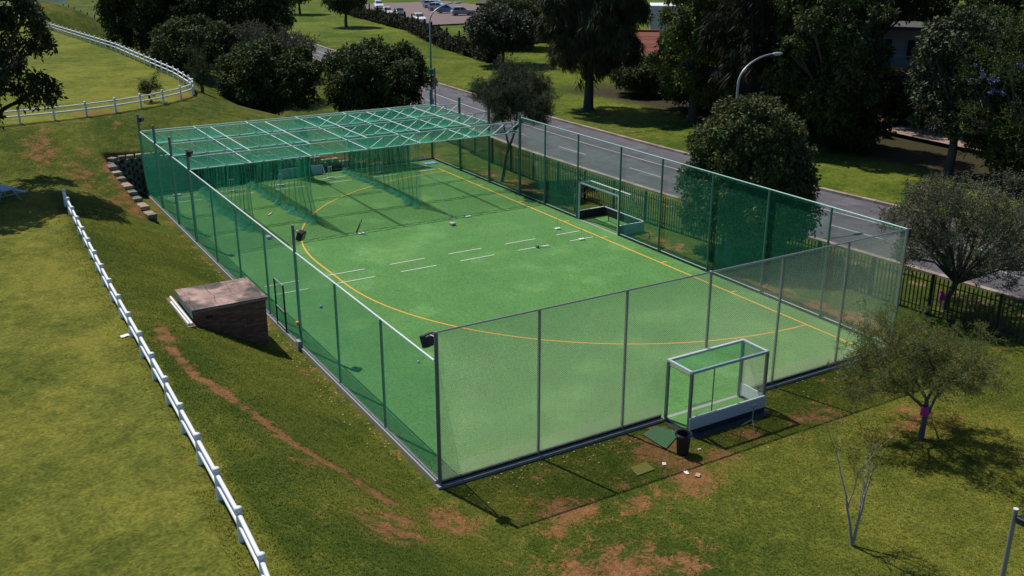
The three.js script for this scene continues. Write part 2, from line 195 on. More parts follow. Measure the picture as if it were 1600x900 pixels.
// ---------------------------------------------------------------- artificial turf pitch
{
  const g = new THREE.PlaneGeometry(XN - XB, ZL - ZR); g.rotateX(-Math.PI / 2); g.translate((XN + XB) / 2, 0, (ZL + ZR) / 2);
  const pitch = struct('turf_pitch', g, M.turf);
  const sheet = (x0, x1, z0, z1, y) => { const p = new THREE.PlaneGeometry(x1 - x0, z1 - z0); p.rotateX(-Math.PI / 2); p.translate((x0 + x1) / 2, y, (z0 + z1) / 2); return p; };
  part(pitch, 'goal_line', sheet(-17.6, 19.75, -0.045, 0.045, 0.004), M.yellow);
  for (const s of [-11.83, -6.83, -1.83, 1.83, 6.83, 11.83]) part(pitch, 'distance_mark', sheet(s - 0.045, s + 0.045, -0.38, -0.045, 0.004), M.yellow);
  const R = 14.6, h = 1.83, pts = []; for (let i = 0; i <= 60; i++) { const a = Math.PI / 2 * i / 60; pts.push([-h - R * Math.cos(a), R * Math.sin(a), -Math.cos(a), Math.sin(a)]); } for (let i = 0; i <= 60; i++) { const a = Math.PI / 2 * (1 - i / 60); pts.push([h + R * Math.cos(a), R * Math.sin(a), Math.cos(a), Math.sin(a)]); }
  const pos = [], idx = []; pts.forEach(([x, z, nx, nz], i) => { for (const w of [-0.04, 0.04]) pos.push(x + nx * w, 0.008, z + nz * w); if (i) idx.push(i * 2 - 2, i * 2 - 1, i * 2, i * 2 - 1, i * 2 + 1, i * 2); });
  const ag = new THREE.BufferGeometry(); ag.setAttribute('position', new THREE.Float32BufferAttribute(pos, 3)); ag.setIndex(idx); ag.computeVertexNormals(); part(pitch, 'shooting_circle', ag, M.yellow);
  for (const [z0, z1] of [[9.75, 11.65], [6.48, 8.4], [3.17, 5.05], [0.34, 1.82], [13.0, 14.9], [16.32, 17.96]]) for (const x of [0.2, 1.5]) part(pitch, 'crease_line', sheet(x - 0.035, x + 0.035, z0, z1, 0.012), M.crease);
  for (const [z0, z1] of [[6.47, 8.35], [9.75, 11.7], [3.1, 5.0], [13.1, 15.0], [16.3, 18.1], [0.3, 1.8]]) for (const x of [-18.62, -17.35]) part(pitch, 'crease_line', sheet(x - 0.04, x + 0.04, z0, z1, 0.012), M.crease);
}

// ---------------------------------------------------------------- enclosure fences
const UX = V(1, 0, 0), UY = V(0, 1, 0), UZ = V(0, 0, 1), NX = V(-1, 0, 0), NZ = V(0, 0, -1);
{
  const f = thing('chain_link_fence', 'tall silver chain-link fence with grey posts beside the black bin', 'fence');
  for (const z of [ZL, 15.46, 12.2, 5.45, 2.17, ZR]) part(f, 'post', post(XN, z, -0.25, z === ZL || z === ZR ? HF + 0.02 : HF - 0.03, z === ZL || z === ZR ? 0.06 : 0.047), M.postGrey);
  part(f, 'post', post(XN, 8.75, 2.16, HF - 0.03, 0.047), M.postGrey);
  part(f, 'top_rail', bar(V(XN, HF, ZR), V(XN, HF, ZL), 0.03, 8), M.galv);
  part(f, 'bottom_rail', bar(V(XN + 0.01, 0.13, 10.55), V(XN + 0.01, 0.13, ZL), 0.022, 6), M.galv); part(f, 'bottom_rail', bar(V(XN + 0.01, 0.13, ZR), V(XN + 0.01, 0.13, 7.0), 0.022, 6), M.galv);
  part(f, 'mesh', diamondNet(V(XN + 0.05, 0.1, ZR), UZ, ZL - ZR, UY, HF - 0.1, 0.0707, 0.0038, [8.0, 11.5, -0.1, 2.0]), M.wire).userData.kind = 'stuff';
  const sk = new Strands(); for (let z = ZR; z < ZL; z += 0.04) if (z < 7 || z > 10.5) sk.seg(V(XN - 0.06, 0.1, z), V(XN - 0.06, 0.55, z), 0.003); for (let y = 0.1; y < 0.56; y += 0.04) { sk.seg(V(XN - 0.06, y, ZR), V(XN - 0.06, y, 7), 0.003); sk.seg(V(XN - 0.06, y, 10.5), V(XN - 0.06, y, ZL), 0.003); }
  part(f, 'ball_skirt', sk.geo(), M.wire).userData.kind = 'stuff';
  part(f, 'kick_board', box(XN - 0.03, XN + 0.01, 0.0, 0.1, 10.55, ZL), M.darkBoard); part(f, 'kick_board', box(XN - 0.03, XN + 0.01, 0, 0.1, ZR, 7), M.darkBoard);
  part(f, 'plinth', box(XN - 0.1, XN + 0.14, -0.5, -0.003, ZR - 0.12, ZL + 0.12), M.concrete);
}
{
  const f = thing('netted_fence', 'green netted fence with white top pipe above the grass bank', 'fence');
  for (const x of [15.95, 12.0, 4.0, -0.1, -4.2]) part(f, 'post', post(x, ZL, -0.25, HL - 0.02, 0.047), M.postGrey);
  part(f, 'post', post(7.9, ZL, -0.25, 5.02, 0.06), M.postGrey, 'taller post that carries the floodlight');
  part(f, 'top_rail', bar(V(XB, HL, ZL), V(XN, HL, ZL), 0.03, 8), M.whiteRail);
  part(f, 'bottom_rail', bar(V(XB, 0.12, ZL + 0.02), V(XN, 0.12, ZL + 0.02), 0.022, 6), M.whiteRail);
  part(f, 'net', squareNet(V(XB, 0.08, ZL + 0.055), UX, XN - XB, UY, HL - 0.08, 0.045, 0.0022, [[5.18 - XB, 6.3 - XB, 0, 2.0]]), M.net).userData.kind = 'stuff';
  part(f, 'plinth', box(XB, XN - 0.103, -0.5, 0.085, ZL - 0.08, ZL + 0.11), M.concrete);
  const gt = new THREE.Group(); gt.name = 'gate'; f.add(gt); for (const x of [5.18, 6.3]) part(gt, 'gate_post', post(x, ZL + 0.07, 0.1, 2.12, 0.035), M.steelBlack);
  for (const y of [2.1, 0.95, 0.2]) part(gt, 'gate_rail', bar(V(5.18, y, ZL + 0.07), V(6.3, y, ZL + 0.07), 0.028), M.galv);
  part(gt, 'gate_net', squareNet(V(5.2, 0.2, ZL + 0.07), UX, 1.08, UY, 1.88, 0.045, 0.0034), M.net).userData.kind = 'stuff';
  part(gt, 'latch', box(7.8, 7.92, 0.95, 1.1, ZL + 0.06, ZL + 0.15), M.yellow);
  part(f, 'post_foot', box(7.76, 8.04, -0.1, 0.32, ZL + 0.05, ZL + 0.2), M.concrete);
}
{
  const f = thing('netted_fence', 'tall green netted fence with green posts along the roadside trees', 'fence');
  for (const x of [16.2, 12.7, 9.1, 5.4, 1.98, -1.98, -5.4]) part(f, 'post', post(x, ZR, -0.25, HF - 0.02, 0.05), M.postGreen);
  part(f, 'top_rail', bar(V(-8.2, HF, ZR), V(XN, HF, ZR), 0.03, 8), M.railGreen);
  part(f, 'bottom_rail', bar(V(XB, 0.12, ZR - 0.02), V(-1.98, 0.12, ZR - 0.02), 0.022, 6), M.railGreen); part(f, 'bottom_rail', bar(V(1.98, 0.12, ZR - 0.02), V(XN, 0.12, ZR - 0.02), 0.022, 6), M.railGreen);
  part(f, 'net', squareNet(V(-8.2, 0.08, ZR - 0.06), UX, XN + 8.2, UY, HF - 0.08, 0.045, 0.0021, [[8.2 - 1.95, 8.2 + 1.95, 0, 2.1]]), M.net).userData.kind = 'stuff';
  part(f, 'net', squareNet(V(XB, 0.08, ZR - 0.06), UX, -8.2 - XB, UY, HL - 0.08, 0.045, 0.0021), M.net).userData.kind = 'stuff';
  part(f, 'kick_board', box(XB, -1.98, 0.0, 0.1, ZR - 0.02, ZR + 0.02), M.darkBoard); part(f, 'kick_board', box(1.98, XN - 0.12, 0, 0.1, ZR - 0.02, ZR + 0.02), M.darkBoard);
  part(f, 'plinth', box(XB, XN - 0.103, -0.5, -0.003, ZR - 0.14, ZR + 0.1), M.concrete);
}
// ---------------------------------------------------------------- cricket practice cage with trusses
const TX = [-8.25, -12.1, -16.1], PZ = [15.65, 12.35, 9.0, 5.7, 2.4];
{
  const c = thing('practice_net_cage', 'steel truss cage roofed with green netting over the practice nets', 'sports cage');
  for (const x of [...TX, XB]) { part(c, 'post', post(x, ZL, -0.25, 5.02, 0.075, 12), M.postGrey); part(c, 'post', post(x, ZR, -0.25, 5.02, 0.085, 12), M.postGreen); }
  for (const z of PZ) part(c, 'post', post(XB, z, -0.25, HL, 0.05), M.galv);
  for (const x of TX) {
    const t = new THREE.Group(); t.name = 'truss'; c.add(t);
    part(t, 'top_chord', bar(V(x, 4.6, ZR), V(x, 4.6, ZL), 0.029, 8), M.truss); part(t, 'bottom_chord', bar(V(x, HL, ZR), V(x, HL, ZL), 0.029, 8), M.truss);
    const n = 20, L = (ZL - ZR) / n;
    for (let i = 1; i < n; i++) part(t, 'strut', bar(V(x, HL, ZR + i * L), V(x, 4.6, ZR + i * L), 0.02, 6), M.truss);
    for (let i = 0; i < n; i++) { const a = ZR + i * L, b = a + L; part(t, 'diagonal', i < n / 2 ? bar(V(x, 4.6, a), V(x, HL, b), 0.026, 6) : bar(V(x, HL, a), V(x, 4.6, b), 0.022, 6), M.truss); }
  }
  part(c, 'back_rail', bar(V(XB, HL, ZR), V(XB, HL, ZL), 0.03, 8), M.whiteRail);
  part(c, 'back_rail', bar(V(XB, 0.12, ZR), V(XB, 0.12, ZL), 0.03, 8), M.galv); part(c, 'edge_rail', bar(V(XB, HL, ZR), V(TX[0], HL, ZR), 0.03, 8), M.railGreen);
  for (const z of PZ) { part(c, 'purlin', bar(V(XB, HL, z), V(TX[0], HL, z), 0.031, 8), M.truss); part(c, 'purlin', bar(V(TX[2], 4.6, z), V(TX[0], 4.6, z), 0.031, 8), M.truss); }
  // roof net sagging between the trusses
  const S = new Strands(), bays = [XB, TX[2], TX[1], TX[0]]; const sag = (x, z) => { let b = 0; for (let i = 0; i < 3; i++) if (x >= bays[i] && x <= bays[i + 1]) { const t = (x - bays[i]) / (bays[i + 1] - bays[i]); b = 4 * t * (1 - t); } const q = ((z - ZR) / 3.32) % 1; return HL + 0.035 - b * (0.06 + 0.30 * 4 * q * (1 - q) * (0.45 + 0.55 * vn(x * 0.5, z * 0.31))) - 0.02; };
  for (let x = XB + 0.03; x < TX[0]; x += 0.05) { const l = []; for (let z = ZR; z <= ZL + 0.01; z += 0.553) l.push(V(x, sag(x, z), z)); S.line(l, 0.0036); }
  for (let z = ZR + 0.03; z < ZL; z += 0.05) { const l = []; for (let k = 0; k <= 24; k++) { const x = lerp(XB, TX[0], k / 24); l.push(V(x, sag(x, z), z)); } S.line(l, 0.0036); }
  part(c, 'roof_net', S.geo(), M.net).userData.kind = 'stuff';
  part(c, 'back_net', squareNet(V(XB - 0.05, 0.05, ZR), UZ, ZL - ZR, UY, HL, 0.05, 0.003), M.net).userData.kind = 'stuff';
  part(c, 'back_plinth', box(XB - 0.14, XB + 0.1, -0.5, 0.06, ZR + 0.103, ZL - 0.083), M.darkBoard);
}
// hanging divider nets
function curtain(z0, label, x0, x1, seed, amp = 0.07, pile = 0.45) {
  const r = rng(seed), S = new Strands(), N = 260, K = 14; const ph = r() * 9;
  const P = (u, v) => { const x = lerp(x0, x1, u), fold = Math.sin(u * 95 + ph + 3 * vn(u * 11, seed)) * amp * (0.4 + vn(u * 17, seed + 3)); const drop = v > 0.93 ? (v - 0.93) / 0.07 : 0; const y = v <= 0.93 ? lerp(HL - 0.05, 0.06, v / 0.93) : 0.06 - 0.03 * drop; return V(x + 0.05 * Math.sin(u * 61 + v * 3), Math.max(0.02, y), z0 + fold * (0.35 + 0.65 * v) + (0.25 * Math.sin(u * 5 + ph)) * v * v + drop * pile * (0.5 + vn(u * 21, seed + 9)) + 0.12 * (vn(u * 6, v * 4 + seed) - 0.5)); };
  for (let i = 0; i <= N; i++) { const l = []; for (let k = 0; k <= K; k++) l.push(P(i / N, k / K * k / K * 0.3 + k / K * 0.7)); S.line(l, 0.0036); }
  for (let k = 0; k <= 78; k++) { const l = []; for (let i = 0; i <= 150; i++) l.push(P(i / 150, k / 78)); S.line(l, 0.0036); }
  for (let q = 0; q < 18; q++) { const l = []; for (let i = 0; i <= 150; i++) { const p = P(i / 150, 0.93 + q * 0.0027); p.y += 0.02 + 0.16 * vn(i * 0.3, q * 0.7 + seed) * (1 - q / 30); p.z += 0.12 * (vn(i * 0.21, q + 5) - 0.5); l.push(p); } S.line(l, 0.005); }
  for (let i = 0; i <= 400; i++) { const a = P(i / 400, 0.9), b = P(i / 400, 0.995); a.y += 0.1; b.y += 0.05; const m = a.clone().lerp(b, 0.5); m.y += 0.06 * vn(i * 0.2, seed); S.line([a, m, b], 0.0032); }
  solo('divider_net', S.geo(), M.net, label, 'net');
}
curtain(12.35, 'green divider net crossing the far end of the yellow arc, next to the lying bat', XB + 0.6, TX[0] - 0.2, 5);
curtain(5.7, 'green divider net whose end lies nearest the roped weight', XB + 0.6, TX[0] - 0.3, 8);
curtain(15.65, 'green divider net hanging beside the white-piped side fence', XB + 0.6, TX[0] - 0.6, 13);
{ // gathered net and doubled backstop
  const bundle = (x, z, rad, seed, label) => { const S = new Strands(); const r = rng(seed); for (let i = 0; i < 150; i++) { const a = r() * 6.28, q = Math.sqrt(r()) * rad; const l = []; for (let k = 0; k <= 9; k++) { const v = k / 9, w = (0.75 + 0.5 * v * v * v + 0.15 * Math.sin(v * 9 + a)); l.push(V(x + Math.cos(a + v) * q * w, lerp(HL - 0.05, 0.03, v), z + Math.sin(a + v) * q * w * 1.3)); } S.line(l, 0.006); } for (let i = 0; i < 90; i++) { const y = HL * r(), a0 = r() * 6.28; const l = []; for (let k = 0; k <= 8; k++) { const a = a0 + k * 0.5; l.push(V(x + Math.cos(a) * rad * 0.9, y + 0.03 * k, z + Math.sin(a) * rad * 1.15)); } S.line(l, 0.005); } solo('gathered_net', S.geo(), M.net, label, 'net'); };
  bundle(-19.3, 9.0, 0.38, 21, 'green net gathered into a hanging bundle before the pale board');
  const S = new Strands(), r = rng(4); for (let i = 0; i < 330; i++) { const z = lerp(5.5, 0.9, i / 329), l = []; for (let k = 0; k <= 8; k++) l.push(V(XB + 0.22 + 0.12 * Math.sin(i * 0.9 + k * 0.2), lerp(HL - 0.05, 0.03, k / 8), z + 0.03 * Math.sin(i * 2.1))); S.line(l, 0.008); }
  for (let k = 0; k < 90; k++) { const l = []; for (let i = 0; i <= 95; i++) l.push(V(XB + 0.22 + 0.12 * Math.sin(i * 1.8), 0.05 + k * 0.0432, lerp(5.5, 0.9, i / 95))); S.line(l, 0.006); }
  solo('backstop_net', S.geo(), M.netDark, 'dense dark green backstop net hanging at the far end of the cage', 'net');
}
// ---------------------------------------------------------------- hockey goals
{
  const g = thing('hockey_goal', 'white framed hockey goal with black boards recessed behind the roadside net', 'goal', [0, 0, 0]);
  const zf0 = ZR - 0.06, zb = -2.85, zt = -1.85; const sq = (a, b, w = 0.06) => bar(a, b, w * 0.6, 4);
  for (const s of [-1, 1]) { part(g, 'front_post', box(s * 1.86 - 0.035, s * 1.86 + 0.035, 0, 2.16, zf0 - 0.04, zf0 + 0.035), M.whiteRail); part(g, 'back_stay', bar(V(s * 1.84, 2.12, zt), V(s * 1.84, 0.48, zb), 0.028), M.galv); part(g, 'roof_bar', bar(V(s * 1.85, 2.12, zf0), V(s * 1.85, 2.12, zt), 0.028), M.frameTeal); }
  part(g, 'crossbar', box(-1.82, 1.82, 2.1, 2.17, zf0 - 0.04, zf0 + 0.035), M.frameTeal); part(g, 'back_bar', bar(V(-1.84, 2.12, zt), V(1.84, 2.12, zt), 0.032), M.white);
  for (const s of [-1, 1]) { const b = part(g, 'side_board', box(s * 1.86 - 0.02, s * 1.86 + 0.02, -0.08, 0.46, zb + 0.02, zf0 - 0.045), s < 0 ? M.darkBoard : M.darkBoard); part(b, 'board_cap', box(s * 1.86 - 0.03, s * 1.86 + 0.03, 0.462, 0.5, zb, zf0 - 0.045), M.white); }
  part(g, 'side_board_facing', box(1.883, 1.895, -0.06, 0.45, zb + 0.02, zf0 - 0.045), M.blueGrey, 'pale outer face of the side board');
  const b = part(g, 'back_board', box(-1.84, 1.84, -0.08, 0.46, zb - 0.02, zb + 0.018), M.darkBoard); part(b, 'board_cap', box(-1.83, 1.83, 0.462, 0.5, zb - 0.03, zb + 0.03), M.white);
  part(g, 'goal_floor', box(-1.83, 1.83, -0.09, -0.004, zb + 0.02, zf0 - 0.12), M.turf.clone());
  const S = new Strands(); for (let x = -1.84; x < 1.85; x += 0.05) S.line([V(x, 2.1, zf0), V(x, 2.1, zt), V(x, 0.5, zb)], 0.0018); for (let k = 0; k < 22; k++) { const t = k / 21; S.seg(V(-1.84, lerp(2.1, 0.5, t), lerp(zt, zb, t)), V(1.84, lerp(2.1, 0.5, t), lerp(zt, zb, t)), 0.0018); }
  part(g, 'goal_net', S.geo(), M.net).userData.kind = 'stuff';
}
{
  const g = thing('hockey_goal', 'boxed hockey goal set outside the chain-link fence beside the black bin', 'goal');
  const x0 = XN + 0.12, x1 = 21.15, z0 = 7.15, z1 = 10.45, H = 2.12, y0 = -0.12;
  for (const [x, z] of [[x0, z0], [x0, z1], [x1, z0], [x1, z1]]) part(g, 'corner_post', box(x - 0.045, x + 0.045, y0, H - 0.04, z - 0.045, z + 0.045), M.postGrey);
  part(g, 'roof_bar', box(x0 - 0.05, x0 + 0.05, H - 0.037, H + 0.05, z0 - 0.05, z1 + 0.05), M.whiteRail); part(g, 'roof_bar', box(x1 - 0.04, x1 + 0.04, H - 0.037, H + 0.05, z0 - 0.05, z1 + 0.05), M.frameTeal);
  for (const z of [z0, z1]) { part(g, 'roof_bar', box(x0 + 0.053, x1 - 0.043, H - 0.03, H + 0.045, z - 0.045, z + 0.045), M.whiteRail); }
  part(g, 'roof_bar', bar(V(x0, H - 0.12, z1 + 0.02), V(x1, H - 0.12, z1 + 0.02), 0.025), M.galv);
  part(g, 'back_board', box(x1 + 0.048, x1 + 0.085, 0.10, 0.5, z0 - 0.04, z1 + 0.04), mat(0.46, 0.49, 0.53, 0.5), 'grey blue board across the back'); part(g, 'board_cap', box(x1 + 0.03, x1 + 0.1, 0.503, 0.545, z0 - 0.04, z1 + 0.04), M.white);
  part(g, 'side_board', box(x0 + 0.05, x1 - 0.05, 0.1, 0.55, z0 - 0.02, z0 + 0.018), M.white, 'white side board');
  part(g, 'skirting', box(x1 + 0.052, x1 + 0.08, -0.12, 0.097, z0, z1), M.darkBoard);
  part(g, 'goal_base', box(x0 + 0.02, x1 + 0.3, -0.4, -0.085, z0 - 0.15, z1 + 0.12), mat(0.045, 0.055, 0.065, 0.8));
  part(g, 'goal_floor', box(x0 - 0.03, x1 - 0.05, -0.083, -0.005, z0 + 0.05, z1 - 0.05), M.turf.clone());
  part(g, 'inner_stay', bar(V(x1 - 0.1, 0.1, z1 - 1.05), V(x1 - 0.1, H, z1 - 1.05), 0.02), M.steelBlack); part(g, 'inner_stay', bar(V(x1 - 0.1, 0.85, z1 - 1.05), V(x1 - 0.1, 0.85, z1 - 0.05), 0.016), M.galv);
  const S = new Strands(); const c = 0.05;
  for (let z = z0; z < z1; z += c) { S.seg(V(x0, H, z), V(x1, H, z), 0.0026); } for (let x = x0; x < x1; x += c) S.seg(V(x, H, z0), V(x, H, z1), 0.0026);
  part(g, 'roof_net', S.geo(), M.net).userData.kind = 'stuff';
  const W = new Strands(); for (let z = z0; z < z1; z += c) W.seg(V(x1, 0.5, z), V(x1, H, z), 0.0017); for (let y = 0.55; y < H; y += c) { W.seg(V(x1, y, z0), V(x1, y, z1), 0.0017); W.seg(V(x0, y, z0), V(x1, y, z0), 0.0026); } for (let x = x0; x < x1; x += c) W.seg(V(x, 0.1, z0), V(x, H, z0), 0.0026);
  part(g, 'wall_net', W.geo(), M.wire).userData.kind = 'stuff';
  const rp = []; for (let k = 0; k <= 10; k++) { const t = k / 10; rp.push(V(lerp(x0, x1, t), 0.14 - 0.18 * 4 * t * (1 - t) * 0.6, z1 + 0.05)); } part(g, 'slack_rope', taper(rp, rp.map(() => 0.018), 6), M.black);
  const st = thing('prop_stand', 'thin dark tripod stand leaning at the back of the boxed goal', 'stand', [x1 + 0.75, -0.12, 8.35]);
  part(st, 'pole', bar(V(0, 0.32, 0), V(0, 0.86, 0), 0.022), M.postGrey); part(st, 'top_bar', bar(V(0, 0.86, -0.12), V(0, 0.86, 0.12), 0.024), M.postGrey); for (let k = 0; k < 3; k++) { const a = k * 2.1 + 0.5; part(st, 'leg', bar(V(0, 0.36, 0), V(Math.cos(a) * 0.4, 0, Math.sin(a) * 0.4), 0.016), M.postGrey); }
}
// ---------------------------------------------------------------- floodlights
function floodlight(x, y, z, yaw, label, s = 1, arm = 0.22) { const f = thing('floodlight', label, 'floodlight', [x, y, z], yaw);
  part(f, 'bracket', joinAll([bar(V(0, 0.05, 0), V(arm, 0.05, 0), 0.022), bar(V(arm, 0.05, -0.2 * s), V(arm, 0.05, 0.2 * s), 0.02)]), M.galv);
  const h = new RoundedBoxGeometry(0.26 * s, 0.42 * s, 0.44 * s, 2, 0.04); h.rotateZ(-0.35); h.translate(arm + 0.12 * s, -0.14 * s, 0); part(f, 'housing', h, M.black);
  const l = new THREE.BoxGeometry(0.012, 0.34 * s, 0.36 * s); l.rotateZ(-0.35); l.translate(arm + 0.12 * s + 0.13 * s, -0.19 * s, 0); part(f, 'lens', l, M.glass); return f; }
floodlight(7.9, 4.75, ZL, 0.75, 'black floodlight on the tall post of the white-piped fence by the gate', 0.85);
floodlight(TX[0], 4.9, ZL, 0.9, 'black floodlight on the front cage post above the grass bank', 0.7, 0.06);
floodlight(XB, 4.8, ZL, 0.7, 'black floodlight on the rear cage post over the retaining wall', 0.7, 0.14);
floodlight(XN, HF - 0.2, ZL, Math.PI + 0.3, 'black floodlight at the fence corner where chain-link meets white pipe', 0.9);
floodlight(XN, HF - 0.1, ZR, 2.35, 'black floodlight at the roadside corner of the chain-link fence', 0.85);
{ const p = thing('floodlight_pole', 'lone grey pole with a floodlight on the open lawn past the sapling', 'pole', [33.05, -0.1, 12.1]); part(p, 'pole', post(0, 0, 0, 4.2, 0.05, 12), M.galv); part(p, 'cap', post(0, 0, 4.203, 4.23, 0.052, 12), M.whiteRail); const h = new RoundedBoxGeometry(0.2, 0.16, 0.35, 2, 0.03); h.translate(0.17, 4.02, -0.1); part(p, 'housing', h, M.black); }
// ---------------------------------------------------------------- white post and rail fences
function polyAt(P, s) { for (let i = 1; i < P.length; i++) { const L = Math.hypot(P[i][0] - P[i - 1][0], P[i][1] - P[i - 1][1]); if (s <= L || i === P.length - 1) { const t = Math.min(1, s / L); return [lerp(P[i - 1][0], P[i][0], t), lerp(P[i - 1][1], P[i][1], t)]; } s -= L; } }
function whiteFence(P, step, label, len, Hp = 1.0) { const f = thing('white_rail_fence', label, 'fence'); const pg = new THREE.LatheGeometry([[0.075, -0.25], [0.075, Hp - 0.1], [0.088, Hp - 0.09], [0.088, Hp - 0.02], [0.05, Hp + 0.01], [0.001, Hp + 0.015]].map(([a, b]) => new THREE.Vector2(a, b)), 10); let prev;
  for (let s = 0; s <= len; s += step) { const [x, z] = polyAt(P, s), y = groundY(x, z); const o = part(f, 'post', pg, M.white); o.position.set(x, y, z); const c = V(x, y, z); if (prev) for (const h of [0.46, 0.80]) { const a = prev.clone(), b = c.clone(); a.y += h * Hp; b.y += h * Hp; part(f, 'rail', bar(a, b, 0.055, 8), M.white); } prev = c; } }
whiteFence([[29, 26.1], [24.4, 25.58], [14.3, 25.35], [3.9, 25.15], [-3.2, 24.9], [-11.3, 24.6]], 2.02, 'white post and rail fence along the top of the grass bank', 40.6, 0.92);
whiteFence([[-26.6, 29], [-27, 23.8], [-27.2, 21.8], [-27.75, 19.8], [-28.5, 17.9], [-30.6, 14.6], [-32.4, 12.9], [-33.8, 12.2], [-36, 11.8], [-43.5, 11.5], [-66.7, 12], [-103, 15.2]], 2.06, 'white post and rail fence curving round the far upper lawn', 92, 0.98);

// ---------------------------------------------------------------- retaining wall of stacked blocks
{
  const w = thing('retaining_wall', 'retaining wall of stacked rough concrete blocks at the far end of the cage', 'wall');
  const r = rng(77), mats = [mat(0.17, 0.145, 0.12, 0.95), mat(0.125, 0.11, 0.095, 0.95), mat(0.21, 0.175, 0.14, 0.95), mat(0.36, 0.27, 0.19, 0.95)];
  const g = new RoundedBoxGeometry(0.42, 0.25, 0.34, 1, 0.05);
  const P = [[-20.78, 3], [-20.78, 19.3], [-20.72, 20.2], [-20.35, 20.62], [-19.5, 20.6], [-13.2, 20.0]]; let L = 0; for (let i = 1; i < P.length; i++) L += Math.hypot(P[i][0] - P[i - 1][0], P[i][1] - P[i - 1][1]);
  for (let row = 0; row < 13; row++) for (let s = (row % 2) * 0.25; s < L; s += s > 17 ? 0.455 : 0.5) { const [x, z] = polyAt(P, s), [x2, z2] = polyAt(P, s + 0.1); const dx = x2 - x, dz = z2 - z, l = Math.hypot(dx, dz) || 1; const nx = -dz / l, nz = dx / l; const fl = s > 17.4, bx = x + nx * 0.75, bz = z + nz * 0.75; const top = groundY(bx, bz); const y = -0.02 + row * 0.235; if (y > top + (fl ? 0.05 : -0.02)) continue;
    const o = part(w, 'block', g, mats[(r() * 3) | 0]); o.position.set(x + nx * 0.03 * row + (r() - 0.5) * 0.03, y + (r() - 0.5) * 0.015, z + nz * 0.03 * row); o.rotation.y = -Math.atan2(dz, dx) + (r() - 0.5) * 0.1; if (fl) o.scale.set(1.05, 1, 1.5); if (y + 0.24 > top) o.material = mats[r() < 0.6 ? 3 : 2]; }
}
// ---------------------------------------------------------------- brick pump house
{
  const x0 = 4.95, x1 = 7.5, z0 = 20.05, z1 = 22.82, H = 2.2; const s = thing('brick_shed', 'small brick pump house with flat stained roof sunk in the bank', 'shed');
  part(s, 'wall', box(x0 + 0.06, x1 - 0.06, -0.2, H - 0.1, z0 + 0.06, z1 - 0.06), mat(0.13, 0.10, 0.085, 0.95));
  const bm = [mat(0.22, 0.085, 0.058, 0.9), mat(0.17, 0.068, 0.048, 0.9), mat(0.27, 0.115, 0.075, 0.9)]; const sets = [[], [], []], r = rng(3);
  for (let row = 0; row < 27; row++) { const y = -0.2 + row * 0.0845; const add = (fn, a0, a1) => { for (let a = a0 - (row % 2) * 0.115; a < a1 - 0.01; a += 0.23) { const p = Math.max(a, a0), q = Math.min(a + 0.22, a1); if (q - p > 0.04) sets[(r() * 3) | 0].push(fn(p, q, y, y + 0.074, r() * 0.006)); } };
    add((p, q, a, b, e) => box(x1 - 0.075, x1 + e, a, b, p, q), z0 + 0.02, z1 - 0.02); add((p, q, a, b, e) => box(p, q, a, b, z1 - 0.075, z1 - 0.004 + e), x0 + 0.02, x1 - 0.09); add((p, q, a, b, e) => box(p, q, a, b, z0 - e, z0 + 0.075), x0 + 0.02, x1 - 0.09); }
  sets.forEach((l, i) => { part(s, 'brickwork', joinAll(l), bm[i]).userData.kind = 'stuff'; });
  const rt = tex(512, 512, (i, j, c) => { const x = i / 512 * 2.75, z = j / 512 * 2.95; const w1 = x + 0.35 * fbm(x * 1.4, z * 1.4, 2), w2 = z + 0.35 * fbm(x * 1.4 + 9, z * 1.4, 2); const cr = Math.min(Math.abs((w1 * 1.3) % 1 - 0.5), Math.abs((w2 * 1.2) % 1 - 0.5)); const crack = ss(0.035, 0.0, cr); const m = fbm(x * 2.2, z * 2.2, 4), f = h2(i, j); const stain = ss(0.45, 0.62, fbm(x * 0.9 + 4, z * 0.9, 3)); let k = (0.35 + 1.2 * m) * (0.85 + 0.3 * f); c[0] = lerp(0.36, 0.115, stain) * k; c[1] = lerp(0.235, 0.085, stain) * k; c[2] = lerp(0.195, 0.075, stain) * k; for (let q = 0; q < 3; q++) c[q] *= 1 - 0.6 * crack; }, true, false);
  const sg = new THREE.BoxGeometry(x1 - x0 + 0.1, 0.13, z1 - z0 + 0.1); sg.translate((x0 + x1) / 2, H - 0.035, (z0 + z1) / 2); part(s, 'roof_slab', sg, new THREE.MeshStandardMaterial({ map: rt, roughness: 0.95 }));
  part(s, 'fascia', box(x0 - 0.02, x1 + 0.02, H - 0.32, H - 0.103, z1 - 0.002, z1 + 0.03), M.teal); part(s, 'vent', box(x1 - 0.02, x1 + 0.012, H - 0.42, H - 0.3, z1 - 0.7, z1 - 0.45), M.black);
  const gy = 1.82; part(s, 'edge_slab', box(4.4, 8.0, 1.3, gy - 0.05, z1 + 0.05, z1 + 0.32), M.timber);
  const wood = solo('timber_plank', box(8.05, 9.4, 1.5, 1.62, 22.86, 23.04), M.timber, 'weathered wooden plank on the bank past the pump house corner', 'plank'); wood.rotation.set(0, 0, 0);
  solo('plastic_pipe', bar(V(4.5, gy, z1 + 0.16), V(7.85, gy, z1 + 0.14), 0.045), M.white, 'longer white plastic pipe lying along the pump house edge', 'pipe');
  solo('plastic_pipe', bar(V(5.1, gy, z1 + 0.27), V(7.82, gy, z1 + 0.25), 0.045), M.white, 'shorter white plastic pipe lying along the pump house edge', 'pipe');
}
